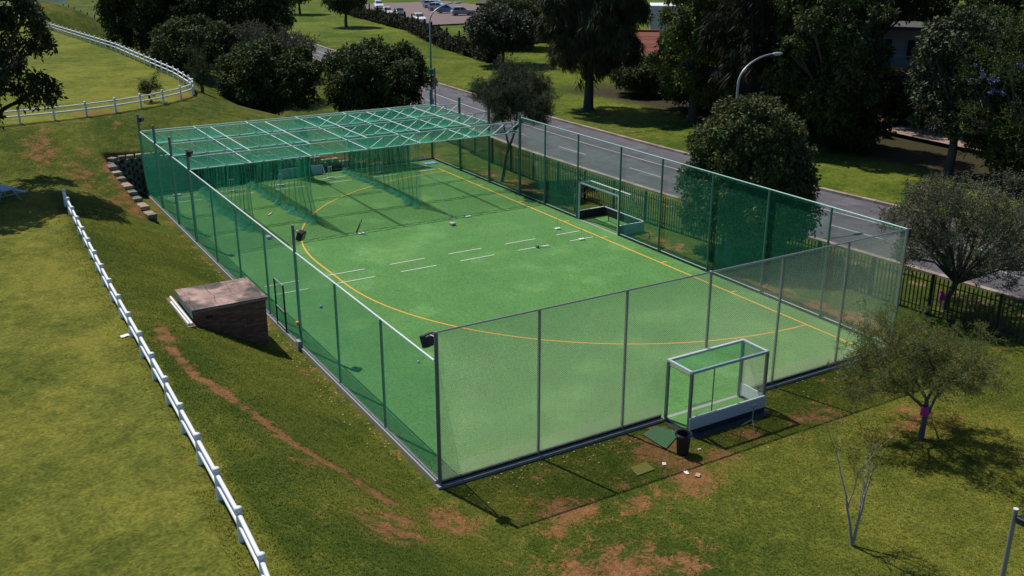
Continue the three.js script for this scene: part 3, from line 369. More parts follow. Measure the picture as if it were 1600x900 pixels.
// ---------------------------------------------------------------- palisade fence by the pavement
{
  const f = thing('palisade_fence', 'dark steel palisade fence between the roadside verge and the net fence', 'fence'); const line = x => interp([[-40, -5.2], [-22.6, -4.6], [-14, -3.95], [0.3, -4.0], [12, -5.0], [18.2, -5.45], [21.3, -5.8], [30, -6.6]], x); const H = 1.8;
  const pg = joinAll([box(-0.03, 0.03, 0.05, H - 0.06, -0.012, 0.012), (() => { const c = new THREE.ConeGeometry(0.04, 0.1, 4); c.translate(0, H - 0.02, 0); return c; })()]); const rest = [];
  let n = 0; for (let x = 27; x > -38; x -= 0.185) { const z = line(x), y = groundY(x, z); if (n++ < 298) part(f, 'pale', pg, M.steelBlack).position.set(x, y, z); else { const q = pg.clone(); q.translate(x, y, z); rest.push(q); } }
  if (rest.length) part(f, 'pales', mergeGeometries(rest), M.steelBlack).userData.kind = 'stuff';
  const qg = new THREE.BoxGeometry(0.1, H + 0.05, 0.1); let prev; for (let x = 27; x > -38; x -= 2.96) { const z = line(x) - 0.09, y = groundY(x, z); part(f, 'post', qg, M.steelBlack).position.set(x, y + H / 2, z); const c = V(x, y, z + 0.055); if (prev) for (const h of [0.3, 1.5]) part(f, 'rail', bar(prev.clone().add(V(0, h, 0)), c.clone().add(V(0, h, 0)), 0.026, 4), M.steelBlack); prev = c; }
}
// ---------------------------------------------------------------- practice gear on the pitch
function stumps(x, z, label, turn = 0) { const s = thing('cricket_stumps', label, 'stumps', [x, 0.013, z], turn); part(s, 'base', box(-0.07, 0.07, 0, 0.05, -0.2, 0.2), M.white); for (const k of [-0.12, 0, 0.12]) part(s, 'stump', bar(V(0, 0.052, k), V(0, 0.74, k), 0.02, 8), M.whiteRail); part(s, 'bail', bar(V(0, 0.755, -0.14), V(0, 0.755, 0.14), 0.02), M.whiteRail); }
stumps(-18.6, 7.5, 'white stumps on the crease right of the pale board'); stumps(-18.36, 4.1, 'white stumps in front of the dense backstop net'); stumps(-18.4, 14.15, 'white stumps behind the hanging side net near the retaining wall'); stumps(-18.3, 11.0, 'white stumps standing before the left end of the pale board');
function single(x, z, label) { const s = thing('practice_stump', label, 'stumps', [x, 0.013, z]); part(s, 'base', box(-0.1, 0.1, 0, 0.05, -0.16, 0.16), M.white); part(s, 'stump', bar(V(0, 0.052, 0), V(0, 0.75, 0), 0.016, 8), M.whiteRail); }
single(-0.73, 1.14, 'single white stump standing clear of the lines near the roadside goal'); single(1.6, 1.15, 'single white stump standing on a crease line near the roadside goal'); single(-5.46, 4.2, 'single white stump standing beside the roped weight'); single(-5.45, 10.8, 'single white stump base beside the leaning dark bat');
{ const b = solo('cricket_bat', bar(V(-5.74, 0.03, 10.95), V(-5.45, 0.8, 10.72), 0.05, 6, 0.025), M.steelBlack, 'dark bat leaning on a stump by the yellow arc', 'bat'); }
{ const w = thing('rope_weight', 'pale concrete block holding a rope down from the cage roof', 'weight', [-4.4, 0, 5.75]); part(w, 'block', new RoundedBoxGeometry(0.36, 0.16, 0.26, 2, 0.03).translate(0, 0.08, 0), mat(0.42, 0.36, 0.32, 0.9)); part(w, 'rope', bar(V(0, 0.15, 0), V(-3.85, 3.8, 0.0), 0.012, 5), M.frameTeal); }
{ const l = thing('fallen_stump', 'spring stump lying across a crease line on the open pitch', 'stumps', [1.6, 0.03, 3.6]); part(l, 'rod', bar(V(0, 0.03, 0.3), V(0.25, 0.03, -0.28), 0.025), M.white); part(l, 'foot', new RoundedBoxGeometry(0.22, 0.12, 0.12, 1, 0.02).translate(-0.02, 0.06, 0.32), M.postGrey); }
solo('training_block', new RoundedBoxGeometry(0.34, 0.16, 0.24, 2, 0.03).translate(-7.15, 0.08, 15.4), mat(0.45, 0.46, 0.46, 0.8), 'pale grey block on the turf in front of the hanging side net', 'weight');
{ const b = solo('cricket_bat', new RoundedBoxGeometry(0.1, 0.05, 0.62, 1, 0.02).rotateY(0.9).translate(-11.85, 0.03, 13.8), mat(0.62, 0.50, 0.32, 0.6), 'pale wooden bat lying flat between two divider nets', 'bat'); }
{ const b = thing('sight_board', 'pale blue board leaning at the far end of the cage', 'board', [0, 0, 0]); const g = new RoundedBoxGeometry(0.06, 0.62, 3.0, 1, 0.015); g.rotateZ(0.12); g.translate(-20.1, 0.31, 9.0); part(b, 'panel', g, mat(0.42, 0.52, 0.60, 0.5)); part(b, 'end_stay', bar(V(-20.05, 0.62, 7.5), V(-19.7, 0.02, 7.45), 0.05, 4), M.white); }
solo('foam_mat', box(-19.5, -18.9, 0.014, 0.05, -0.7, 0.25), mat(0.16, 0.34, 0.5, 0.8), 'pale blue foam mat lying in the far corner of the pitch', 'mat');
solo('shoe_pile', new RoundedBoxGeometry(0.4, 0.12, 0.5, 2, 0.05).translate(-19.0, 0.06, 17.4), mat(0.35, 0.44, 0.44, 0.7), 'pale bundle lying on the turf inside the far fence corner', 'bundle');
solo('ball', new THREE.SphereGeometry(0.07, 14, 10).translate(4.14, 0.07, 16.7), mat(0.12, 0.42, 0.55, 0.5), 'light blue ball on the turf inside the gate', 'ball');
solo('ball', new THREE.SphereGeometry(0.05, 12, 8).translate(-7.3, 0.05, -0.75), mat(0.5, 0.03, 0.06, 0.5), 'red ball against the kick board of the roadside net', 'ball');
solo('ball', new THREE.SphereGeometry(0.045, 12, 8).translate(9.3, 0.045, -0.5), mat(0.6, 0.55, 0.3, 0.5), 'cream ball beside the yellow goal line', 'ball');
solo('ball', new THREE.SphereGeometry(0.05, 12, 8).translate(11.6, 0.05, 15.6), mat(0.5, 0.62, 0.6, 0.5), 'pale ball on the turf near the chain-link corner', 'ball');
// ---------------------------------------------------------------- bin, mats, litter, picnic table
{ const b = thing('litter_bin', 'black plastic litter bin beside the boxed goal', 'bin', [22.0, -0.11, 11.4]); part(b, 'body', new THREE.LatheGeometry([[0.001, 0.01], [0.235, 0.01], [0.25, 0.05], [0.30, 0.68], [0.34, 0.69], [0.345, 0.76], [0.325, 0.785], [0.29, 0.77], [0.275, 0.7], [0.22, 0.08], [0.001, 0.07]].map(([x, y]) => new THREE.Vector2(x * 0.76, y * 0.95)), 28), mat(0.012, 0.013, 0.016, 0.65)); const bag = new THREE.TorusGeometry(0.256, 0.028, 8, 40); const bp = bag.attributes.position; for (let i = 0; i < bp.count; i++) bp.setZ(i, bp.getZ(i) + 0.03 * (vn(bp.getX(i) * 14, bp.getY(i) * 14) - 0.5)); bag.rotateX(Math.PI / 2); bag.translate(0, 0.685, 0); bag.computeVertexNormals(); part(b, 'bin_liner', bag, mat(0.02, 0.022, 0.03, 0.25)); }
function quadMat(name, pts, y, m, label, cat) { const s = new THREE.Shape(pts.map(([x, z]) => new THREE.Vector2(x, -z))); const g = new THREE.ExtrudeGeometry(s, { depth: 0.025, bevelEnabled: false }); g.rotateX(-Math.PI / 2); g.translate(0, y, 0); return solo(name, g, m, label, cat); }
const gtn = (a, b, c) => new THREE.MeshStandardMaterial({ roughness: 0.95, map: tex(128, 128, (i, j, o) => { const k = 0.6 + 0.8 * h2(i, j); o[0] = a * k; o[1] = b * k; o[2] = c * k; }) });
quadMat('turf_offcut', [[20.15, 11.0], [20.4, 11.75], [21.55, 11.7], [20.95, 10.6]], -0.085, gtn(0.055, 0.135, 0.055), 'green turf offcut lying between the bin and the chain-link fence', 'mat');
quadMat('doormat', [[21.9, 13.4], [22.4, 13.5], [22.36, 12.8], [21.86, 12.76]], -0.085, gtn(0.15, 0.14, 0.02), 'olive yellow mat lying on worn grass by the chain-link fence', 'mat');
{ const r = rng(9); const spots = [[22.25, 12.35, .16, .8, .75, .7, 'crumpled white wrapper on the grass between the bin and the olive mat'], [23.0, 12.1, .18, .7, .68, .6, 'pale paper scrap on the bare soil patch past the bin'], [23.3, 11.9, .22, .4, .24, .17, 'brown cardboard scrap on the bare soil patch past the bin'], [8.7, 25.45, .3, .75, .76, .74, 'white paper lying on the lawn beside the rail fence'], [22.1, 10.8, .12, .6, .55, .5, 'pale scrap beside the foot of the boxed goal']];
  for (const [x, z, s, a, b, c, label] of spots) { const g = new THREE.PlaneGeometry(s, s * 0.7, 4, 3); const p = g.attributes.position; for (let i = 0; i < p.count; i++) p.setZ(i, 0.04 * r()); g.rotateX(-Math.PI / 2); g.rotateY(r() * 3); g.translate(x, groundY(x, z) + 0.015, z); g.computeVertexNormals(); solo('paper_scrap', g, mat(a, b, c, 0.8), label, 'litter'); }
  const leaf = new THREE.PlaneGeometry(0.055, 0.035).rotateX(-1.2); const L = []; for (let i = 0; i < 260; i++) { const k = r(); let x, z; if (k < 0.55) { x = lerp(-8, 18, r()); z = 19.15 + r() * r() * 1.1; } else if (k < 0.95) { x = 20.15 + r() * r() * 1.6; z = lerp(2, 18.5, r()); } else { x = lerp(20, 27, r()); z = lerp(4, 21, r()); } const q = leaf.clone(); q.rotateY(r() * 6.28); q.translate(x, groundY(x, z) + 0.04, z); L.push(q); }
  const o = solo('fallen_leaves', joinAll(L), mat(0.40, 0.32, 0.13, 0.8), 'scattered pale yellow fallen leaves around the fence foot', 'leaves'); o.userData.kind = 'stuff'; }
{ const t = thing('picnic_table', 'blue grey picnic table in the tree shade on the lawn', 'table', [-13.9, 2.15, 27.35], 0.5); part(t, 'table_top', box(-0.9, 0.9, 0.7, 0.76, -0.4, 0.4), M.blueGrey); for (const s of [-1, 1]) { part(t, 'seat', box(-0.9, 0.9, 0.42, 0.47, s * 0.8 - 0.14, s * 0.8 + 0.14), M.blueGrey); for (const x of [-0.6, 0.6]) part(t, 'leg', bar(V(x, 0, s * 0.7), V(x, 0.7, s * 0.25), 0.045, 4), M.blueGrey); } for (const x of [-0.6, 0.6]) part(t, 'brace', bar(V(x, 0.4, -0.9), V(x, 0.4, 0.9), 0.04, 4), M.blueGrey); }
// ---------------------------------------------------------------- street lamps
function lamp(x, z, H, reach, label) { const l = thing('street_lamp', label, 'street lamp', [x, -0.1, z]); part(l, 'pole', bar(V(0, 0, 0), V(0, H - 1.5, 0), 0.11, 12, 0.065), M.lamp); const pts = []; for (let k = 0; k <= 14; k++) { const t = k / 14; pts.push(V(0, H - 1.5 + 1.5 * Math.sin(t * 1.45), -reach * (1 - Math.cos(t * 1.45)) * 1.05)); } part(l, 'arm', taper(pts, pts.map((p, k) => lerp(0.065, 0.04, k / 14)), 10), M.lamp); const e = pts[14]; const g = new THREE.SphereGeometry(1, 18, 10); g.scale(0.16, 0.085, 0.42); g.translate(e.x, e.y - 0.01, e.z - 0.36); const hd = part(l, 'lamp_head', g, M.lamp); const c = new THREE.SphereGeometry(1, 14, 8); c.scale(0.12, 0.06, 0.3); c.translate(e.x, e.y - 0.05, e.z - 0.38); part(hd, 'lens', c, M.whiteRail); part(l, 'door_cover', box(-0.13, 0.13, 0.9, 1.9, -0.125, 0.125), mat(0.22, 0.34, 0.5, 0.5)); }
lamp(-35.0, -8.3, 9.9, 2.6, 'street lamp on the kerb behind the practice cage roof'); lamp(2.4, -8.5, 9.2, 2.6, 'street lamp rising behind the round roadside tree');
{ const s = thing('road_sign', 'small dark sign on a green post behind the cage roof', 'sign', [-29.5, 0, -5.9]); part(s, 'pole', post(0, 0, -0.1, 5.2, 0.06), M.postGrey); part(s, 'panel', box(-0.05, 0.05, 4.7, 5.1, 0.1, 0.55), M.teal); }
// ---------------------------------------------------------------- parked cars beyond the hedge
{
  const g = new THREE.BufferGeometry();
  const pv = (() => { const x0 = -175, x1 = -118; return ribbon(x0, x1, 3, x => interp([[-175, -55], [-142, -49.5], [-112, -45.5]], x), x => -82, -0.0, 0.2); })(); pv.translate(0, 0.22, 0);
  const lot = M.paving.clone(); lot.color = lin(0.55, 0.55, 0.6); struct('parking_lot', pv, lot);
  const prof = (pts) => { const s = new THREE.Shape(); pts.forEach(([x, y], i) => i ? s.lineTo(x, y) : s.moveTo(x, y)); return s; };
  const bodyS = prof([[-2.1, 0.3], [-2.15, 0.75], [-2.0, 0.98], [-1.0, 1.06], [0.8, 1.02], [1.75, 0.9], [2.12, 0.72], [2.15, 0.32]]); const cabS = prof([[-1.95, 0.95], [-1.7, 1.42], [-1.3, 1.52], [0.1, 1.5], [0.95, 1.0]]);
  const ex = (s, w, b) => { const e = new THREE.ExtrudeGeometry(s, { depth: w, bevelEnabled: true, bevelSize: b, bevelThickness: b, bevelSegments: 2 }); e.translate(0, 0, -w / 2); return e; };
  const bodyG = ex(bodyS, 1.6, 0.06), cabG = ex(cabS, 1.3, 0.06), roofG = new RoundedBoxGeometry(1.7, 0.05, 1.3, 1, 0.02).translate(-0.7, 1.575, 0); const tyreG = new THREE.CylinderGeometry(0.31, 0.31, 0.2, 18).rotateX(Math.PI / 2), rimG = new THREE.CylinderGeometry(0.19, 0.19, 0.205, 14).rotateX(Math.PI / 2), lampG = new RoundedBoxGeometry(0.1, 0.14, 0.34, 1, 0.03);
  const pillarG = joinAll([box(-0.62, -0.5, 1.0, 1.56, -0.735, 0.735), box(0.28, 0.36, 1.02, 1.5, -0.73, 0.73)]);
  function car(x, z, turn, col, label) { const c = thing('parked_car', label, 'car', [x, 0.22, z], turn, 'cars in the parking lot'); const m = mat(...col, 0.3, 0.05); part(c, 'body', bodyG, m); part(c, 'window_band', cabG, M.glass); part(c, 'roof', roofG, m); part(c, 'pillar', pillarG, m); for (const sx of [-1.35, 1.35]) for (const sz of [-0.78, 0.78]) { const w = part(c, 'wheel', tyreG, M.black); w.position.set(sx, 0.31, sz); part(w, 'rim', rimG, M.galv); } for (const sz of [-0.6, 0.6]) { part(c, 'headlight', lampG, M.white).position.set(2.14, 0.68, sz); part(c, 'tail_light', lampG, mat(0.4, 0.02, 0.02, 0.4)).position.set(-2.14, 0.82, sz); } }
  const W = [0.75, 0.75, 0.75];
  car(-123.6, -50, -0.25, W, 'white hatchback parked close behind the hedge'); car(-137.5, -52.5, -0.25, [0.06, 0.065, 0.07], 'dark car parked behind the hedge further along from the white hatchback'); car(-141, -51.5, -0.3, [0.6, 0.6, 0.58], 'pale car half hidden behind the dark car at the hedge'); car(-160, -58, -0.3, W, 'white car at the far end of the lot behind the small lawn tree'); car(-166, -73.5, 1.0, W, 'white car farthest along the slanting row'); car(-156, -69, 1.0, W, 'white car in the slanting row between two white neighbours'); car(-148, -66.3, 1.0, [0.5, 0.55, 0.6], 'silver car in the slanting row'); car(-141, -64.8, 1.0, [0.12, 0.25, 0.4], 'blue car in the slanting row'); car(-134.5, -64.6, 1.35, [0.33, 0.37, 0.42], 'grey car at the end of the slanting row');
}
// ---------------------------------------------------------------- houses in the trees
{
  const tile = mat(0.24, 0.075, 0.045, 0.9), tile2 = mat(0.19, 0.06, 0.04, 0.9), brick = mat(0.22, 0.08, 0.055, 0.9), cream = mat(0.45, 0.38, 0.28, 0.9);
  const a = thing('tiled_house', 'low house with red tiled roof rows glimpsed between dark trees', 'house', [-55.2, 0, -46.5], 0.9);
  part(a, 'wall', box(-5, 2.4, 0, 1.6, -6, 0), brick); const rows = 6; for (let i = 0; i < rows; i++) { const g = new THREE.BoxGeometry(7.8, 0.1, 0.78); g.rotateX(0.55); g.translate(-1.3, 1.55 + i * 0.40, 0.35 - i * 0.62); part(a, 'tile_row', g, i % 2 ? tile : tile2); }
  part(a, 'ridge', bar(V(-5.2, 3.95, -3.5), V(2.6, 3.95, -3.5), 0.12), tile); part(a, 'rear_roof', new THREE.BoxGeometry(7.8, 0.1, 4).rotateX(-0.55).translate(-1.3, 2.85, -5.2), tile2);
  const b = thing('white_house', 'plain white walled house with pale flat coping between dark trees', 'house', [-65.8, 0, -57.3], 0.9); part(b, 'wall', box(-0.4, 4.4, 0, 6.0, -6, 0), mat(0.62, 0.65, 0.68, 0.85)); part(b, 'coping', box(-0.55, 4.55, 6.003, 6.2, -6.1, 0.12), M.white);
  const c = thing('brick_building', 'long terracotta brick building with dark openings behind the weeping tree', 'house', [-86, 0, -51.5], 0.85); part(c, 'wall', box(-9, 9, 0, 5.2, -8, -0.4), brick); for (const x of [-6.5, -1.5, 4]) { part(c, 'opening', box(x - 1.7, x + 1.7, 0.6, 3.4, -0.397, -0.36), M.black); part(c, 'pier', box(x + 1.9, x + 2.5, 0, 4.4, -0.395, 0.1), brick); } part(c, 'roof_edge', box(-9.4, 9.4, 5.203, 5.5, -8.3, 0.3), mat(0.06, 0.045, 0.04, 0.9)); part(c, 'parapet', box(2.5, 6, 0, 1.6, 1.6, 2.1), cream);
  const d = thing('balcony_house', 'two storey house with a railed balcony deep among the trees', 'house', [-22.6, 0, -51.5], 0.6); part(d, 'wall', box(-5, 5, 0, 6.6, -7, -1.6), mat(0.34, 0.34, 0.34, 0.9)); part(d, 'lower_wall', box(-5, 5, 0, 2.9, -1.597, -0.2), mat(0.26, 0.2, 0.14, 0.9)); part(d, 'balcony_slab', box(-5.2, 5.2, 2.903, 3.15, -1.59, 0.1), mat(0.36, 0.22, 0.12, 0.9)); part(d, 'balcony_wall', box(-5, -2, 3.153, 4.0, -0.08, 0.05), cream); part(d, 'handrail', box(-5.1, 5.1, 4.1, 4.2, -0.06, 0.06), M.blueGrey); for (let x = -1.8; x < 5; x += 0.42) part(d, 'baluster', box(x - 0.02, x + 0.02, 3.153, 4.097, -0.02, 0.02), M.blueGrey); for (const x of [-3.2, -0.4, 2.6]) { const w = part(d, 'window', box(x - 0.9, x + 0.9, 3.5, 5.7, -1.597, -1.55), M.blueGrey); for (const s of [-1, 1]) part(w, 'pane', box(x + s * 0.42 - 0.36, x + s * 0.42 + 0.36, 3.62, 5.58, -1.548, -1.53), M.glass); } const w2 = part(d, 'window', box(-3.6, -2.4, 1.2, 2.4, -0.197, -0.15), M.white); part(w2, 'pane', box(-3.45, -2.55, 1.32, 2.28, -0.148, -0.13), M.glass); part(d, 'roof', box(-5.4, 5.4, 6.603, 6.9, -7.4, -0.4), mat(0.07, 0.06, 0.055, 0.9));
  const w = thing('boundary_wall', 'orange brick boundary wall sloping beside the hidden driveway', 'wall'); for (let i = 0; i < 11; i++) { const t = i / 10; part(w, 'coping_brick', new RoundedBoxGeometry(0.72, 0.2, 0.4, 1, 0.03).rotateY(-0.47).translate(lerp(-15.5, -9.3, t), lerp(2.1, 1.15, t), lerp(-38.8, -35.8, t)), mat(0.42, 0.14, 0.06, 0.85)); } const bw = new THREE.BoxGeometry(7.4, 1.4, 0.3); bw.rotateZ(-0.0); bw.rotateY(-0.455); bw.translate(-12.4, 0.55, -37.35); part(w, 'wall', bw, mat(0.25, 0.1, 0.06, 0.9));
  struct('driveway', ribbon(-11, 1, 1, x => -36.4 + 0.05 * x, x => -40.5 + 0.05 * x, 0.25, 0.3), M.paving);
}
// far boundary posts and low white railing at the end of the upper lawn
{ const f = thing('wire_boundary_fence', 'row of dark fence posts above the far grass mound', 'fence'); for (let k = 0; k < 9; k++) { const x = -176 + k * 7.2, z = 2.4; part(f, 'post', post(x, z, groundY(x, z) - 0.2, groundY(x, z) + 2.5, 0.09), M.steelBlack); } const S = new Strands(); for (let y = 0.3; y < 2.5; y += 0.2) S.seg(V(-176, 0.3 + y, 2.4), V(-119, 0.9 + y, 2.4), 0.008); part(f, 'wire', S.geo(), M.steelBlack).userData.kind = 'stuff';
  const w = thing('picket_fence', 'low pale picket fence beyond the far terraces', 'fence'); for (let k = 0; k < 44; k++) part(w, 'picket', box(-150.06, -149.94, 3.8, 5.0, 5 + k * 0.32, 5.14 + k * 0.32), M.white); part(w, 'rail', box(-149.93, -149.86, 4.7, 4.8, 4.9, 19.2), M.white);
  const tm = mat(0.10, 0.125, 0.03, 0.95); for (let k = 0; k < 3; k++) { const x1 = -104.5 - k * 11; const t = new THREE.Group(); t.name = numbered('grass_terrace'); t.userData.kind = 'structure'; scene.add(t); part(t, 'riser', box(x1 - 11, x1, 3, 5.1 + k * 0.75, 15.5, 70), tm); part(t, 'tread', box(x1 - 11.2, x1 + 0.05, 5.103 + k * 0.75, 5.16 + k * 0.75, 15.4, 70), tm); } }
// ---------------------------------------------------------------- trees and shrubs
function leafGeo(style, seed) { const r = rng(seed), p = [], n = []; const up = V(0, 1, 0);
  const leaf = (c, dir, len, wid, nor) => { const side = dir.clone().cross(nor).normalize().multiplyScalar(wid / 2), tip = c.clone().addScaledVector(dir, len), mid = c.clone().addScaledVector(dir, len * 0.45).addScaledVector(nor, len * 0.08); const a = mid.clone().add(side), b = mid.clone().sub(side); for (const q of [c, a, tip, c, tip, b]) p.push(q.x, q.y, q.z); };
  const rv = () => V(r() * 2 - 1, r() * 2 - 1, r() * 2 - 1).normalize();
  if (style === 'broad') for (let i = 0; i < 15; i++) { const c = rv().multiplyScalar(0.36 * Math.cbrt(r())); c.y *= 0.75; const d = rv().addScaledVector(c, 1.5).add(V(0, -0.15, 0)).normalize(); const nn = rv().add(V(0, 0.9, 0)).normalize(); nn.addScaledVector(d, -nn.dot(d)).normalize(); leaf(c, d, 0.24 + 0.12 * r(), 0.13 + 0.05 * r(), nn); }
  else if (style === 'fine') for (let t = 0; t < 5; t++) { const d0 = rv().add(V(0, 0.5, 0)).normalize(); for (let k = 0; k < 6; k++) { const c = d0.clone().multiplyScalar(0.08 + k * 0.075); const d = rv().addScaledVector(d0, 0.9).normalize(), nn = rv(); nn.addScaledVector(d, -nn.dot(d)).normalize(); leaf(c, d, 0.15 + 0.05 * r(), 0.05, nn); } }
  else for (let i = 0; i < 20; i++) { const c = rv().multiplyScalar(0.25); const d = rv().multiplyScalar(0.55).add(V(0, -0.75, 0)).normalize(), nn = rv(); nn.addScaledVector(d, -nn.dot(d)).normalize(); leaf(c, d, 0.55 + 0.3 * r(), 0.055, nn); }
  const g = new THREE.BufferGeometry(); g.setAttribute('position', new THREE.Float32BufferAttribute(p, 3)); g.computeVertexNormals(); return g; }
const LG = { broad: leafGeo('broad', 1), fine: leafGeo('fine', 2), needle: leafGeo('needle', 3) };
const LM = {}; function leafMat(rough) { return LM[rough] || (LM[rough] = new THREE.MeshPhysicalMaterial({ color: 0xffffff, roughness: 0.62, side: THREE.DoubleSide, specularIntensity: rough < 0.5 ? 0.5 : 0.22, transmission: 0.32, thickness: 0 })); }
function putLeaves(parent, list, style, col, vary, seed, rough = 0.55) { const r = rng(seed), im = new THREE.InstancedMesh(LG[style], leafMat(rough), list.length), mx = new THREE.Matrix4(), q = new THREE.Quaternion(), e = new THREE.Euler(), c = new THREE.Color();
  list.forEach(([p, s], i) => { if (style === 'needle') e.set((r() - 0.5) * 0.5, r() * 6.28, (r() - 0.5) * 0.5); else e.set((r() - 0.5) * 1.6, r() * 6.28, (r() - 0.5) * 1.6); q.setFromEuler(e); mx.compose(p, q, V(s, s, s)); im.setMatrixAt(i, mx); const k = 1 + (r() - 0.5) * vary, t = (r() - 0.5) * vary * 0.5; im.setColorAt(i, c.setRGB(col[0] * k * (1 + t), col[1] * k, col[2] * k * (1 - t))); });
  im.name = 'crown'; im.castShadow = im.receiveShadow = true; im.userData.kind = 'stuff'; parent.add(im); return im; }
function tree(o) { const r = rng(o.seed), y0 = o.y ?? groundY(o.x, o.z); const t = thing(o.name || 'leafy_tree', o.label, 'tree', [o.x, y0 - 0.05, o.z], 0, o.group); const H = o.H, B = o.B, R = o.R, cy = (H + B) / 2, ry = (H - B) / 2, ox = o.ox || 0, oz = o.oz || 0; const style = o.style || 'broad';
  const lobes = [[V(ox, cy - ry * 0.1, oz), R * 0.62, ry * 0.7]]; const n = o.lobes || 26; for (let i = 0; i < n; i++) { const a = i * 2.399 + r() * 0.7, v = (i + 0.5) / n * 1.75 - 0.82, w = Math.sqrt(Math.max(0.06, 1 - v * v * 0.92)); const rr = R * (0.20 + 0.17 * r()), tp = 1 - (o.cone || 0) * (v * 0.5 + 0.5), er = (R * (0.92 + 0.2 * r()) - rr) * w * tp; lobes.push([V(ox + Math.cos(a) * er, cy + v * (ry - rr * 0.55), oz + Math.sin(a) * er), rr, rr * (0.7 + 0.25 * r()) * Math.min(1.2, Math.max(0.8, ry / R))]); }
  const wt = lobes.map(l => l[1] * l[1]), tot = wt.reduce((a, b) => a + b), list = []; const s0 = o.leaf || 1, target = Math.round((o.den || 1) * tot * 36 / (s0 * s0)); const fq = 1.1 / R * 2.2, gap = o.gap ?? 0.4; let guard = 0;
  while (list.length < target && guard++ < target * 6) { let k = r() * tot, li = 0; while (k > wt[li]) k -= wt[li++]; const [c, rr, rv] = lobes[li]; const th = r() * 6.2832, u = li ? Math.min(1, r() * 1.75 - 0.75) : r() * 2 - 1, w = Math.sqrt(1 - u * u), q = li ? 0.72 + 0.34 * r() : 0.55 + 0.4 * r(); const p = V(c.x + Math.cos(th) * w * rr * q, c.y + u * rv * q, c.z + Math.sin(th) * w * rr * q); if (n3(p.x * fq + o.seed, p.y * fq * 1.2, p.z * fq) < gap && r() < 0.85) continue; if (p.y < 0.15 || (o.maxZ !== undefined && o.z + p.z > o.maxZ + 0.5 * n3(p.x, p.y, 3))) continue; list.push([p, s0 * (0.7 + 0.6 * r())]); }
  if (style === 'needle') for (const l of list) if (r() < 0.25) l[0].y -= r() * 0.8;
  const tubes = [], tr = o.tr || 0.028 * H + 0.05; const fork = V(ox * 0.4, Math.max(B * 0.9, H * 0.22), oz * 0.4); const tp = []; for (let k = 0; k <= 6; k++) { const f = k / 6; tp.push(V(fork.x * f + 0.12 * Math.sin(f * 5 + o.seed) * f, fork.y * f - 0.15 * (1 - f), fork.z * f + 0.1 * Math.cos(f * 4 + o.seed) * f)); } tubes.push(taper(tp, tp.map((q, k) => tr * (k === 0 ? 1.35 : 1 - 0.28 * k / 6)), 9));
  const last = tp[6]; lobes.forEach(([c0, rr], i) => { const c = o.maxZ !== undefined ? V(c0.x, c0.y, Math.min(c0.z, o.maxZ - 0.35 - o.z)) : c0; const m = last.clone().lerp(c, 0.5).add(V((r() - 0.5) * 0.5, 0.25 + r() * 0.3, (r() - 0.5) * 0.5)); tubes.push(taper([last, last.clone().lerp(m, 0.5), m, c], [tr * (i ? 0.42 : 0.7), tr * (i ? 0.34 : 0.55), tr * 0.26, tr * 0.1], 6)); for (let k = 0; k < 3; k++) { const e = c.clone().add(V(r() - 0.5, r() - 0.3, r() - 0.5).multiplyScalar(rr * 1.5)); if (o.maxZ !== undefined) e.z = Math.min(e.z, o.maxZ - o.z); tubes.push(taper([m, c.clone().lerp(e, 0.4), e], [tr * 0.16, tr * 0.1, 0.012], 5)); } });
  part(t, 'trunk', joinAll(tubes), o.bark || M.bark); putLeaves(t, list, style, o.col, o.vary ?? 0.8, o.seed + 1, o.rough); return t; }
// open tree grown branch by branch
function openTree(o) { const r = rng(o.seed), y0 = groundY(o.x, o.z), t = thing(o.name || 'open_tree', o.label, 'tree', [o.x, y0 - 0.05, o.z]); const tubes = [], tips = [];
  const grow = (p, d, len, rad, dep) => { const pts = [p], n = 4; let q = p.clone(), dd = d.clone(); for (let i = 0; i < n; i++) { dd.add(V((r() - 0.5) * o.bend, (r() - 0.5) * o.bend + (o.lift || 0), (r() - 0.5) * o.bend)).normalize(); q = q.clone().addScaledVector(dd, len / n); pts.push(q); } const e = rad * (dep ? 0.62 : 0.4); tubes.push(taper(pts, pts.map((_, i) => lerp(rad, e, i / n)), dep > 2 ? 7 : dep > 0 ? 5 : 4)); if (dep <= (o.leafDepth ?? 1)) for (let i = 1; i <= n; i++) tips.push(pts[i]); if (!dep) return; const k = o.kids[0] + Math.floor(r() * (o.kids[1] - o.kids[0] + 1)); const a0 = r() * 6.28; for (let i = 0; i < k; i++) { const a = a0 + i * 6.28 / k + r() * 0.6, u = V(Math.cos(a), 0, Math.sin(a)), nd = dd.clone().multiplyScalar(Math.cos(o.spread)).addScaledVector(u.sub(dd.clone().multiplyScalar(u.dot(dd))).normalize(), Math.sin(o.spread * (0.7 + 0.6 * r()))).normalize(); if (o.flat) nd.y *= o.flat; nd.normalize(); grow(i === 0 ? q : pts[2 + (i % 3)], nd, len * (o.ratio * (0.8 + 0.4 * r())), e * 0.85, dep - 1); } };
  for (const [dx, dy, dz, len, rad] of o.stems) grow(V(0, 0, 0), V(dx, dy, dz).normalize(), len, rad, o.depth);
  part(t, 'trunk', joinAll(tubes), o.bark || M.bark); const list = []; if (o.leaves) { for (let i = 0; i < o.leaves; i++) { const b = tips[(r() * tips.length) | 0]; if (o.minY && b.y < o.minY) continue; list.push([b.clone().add(V(r() - 0.5, r() - 0.5, r() - 0.5).multiplyScalar(o.scatter || 0.3)), (o.leaf || 0.5) * (0.7 + 0.6 * r())]); } putLeaves(t, list, o.style || 'fine', o.col, o.vary ?? 0.5, o.seed + 5, o.rough ?? 0.6); } return t; }
const DK = [0.070, 0.090, 0.026], DK2 = [0.078, 0.100, 0.028], GREY = [0.13, 0.13, 0.08], LT = [0.12, 0.15, 0.026], CAS = [0.085, 0.088, 0.036];
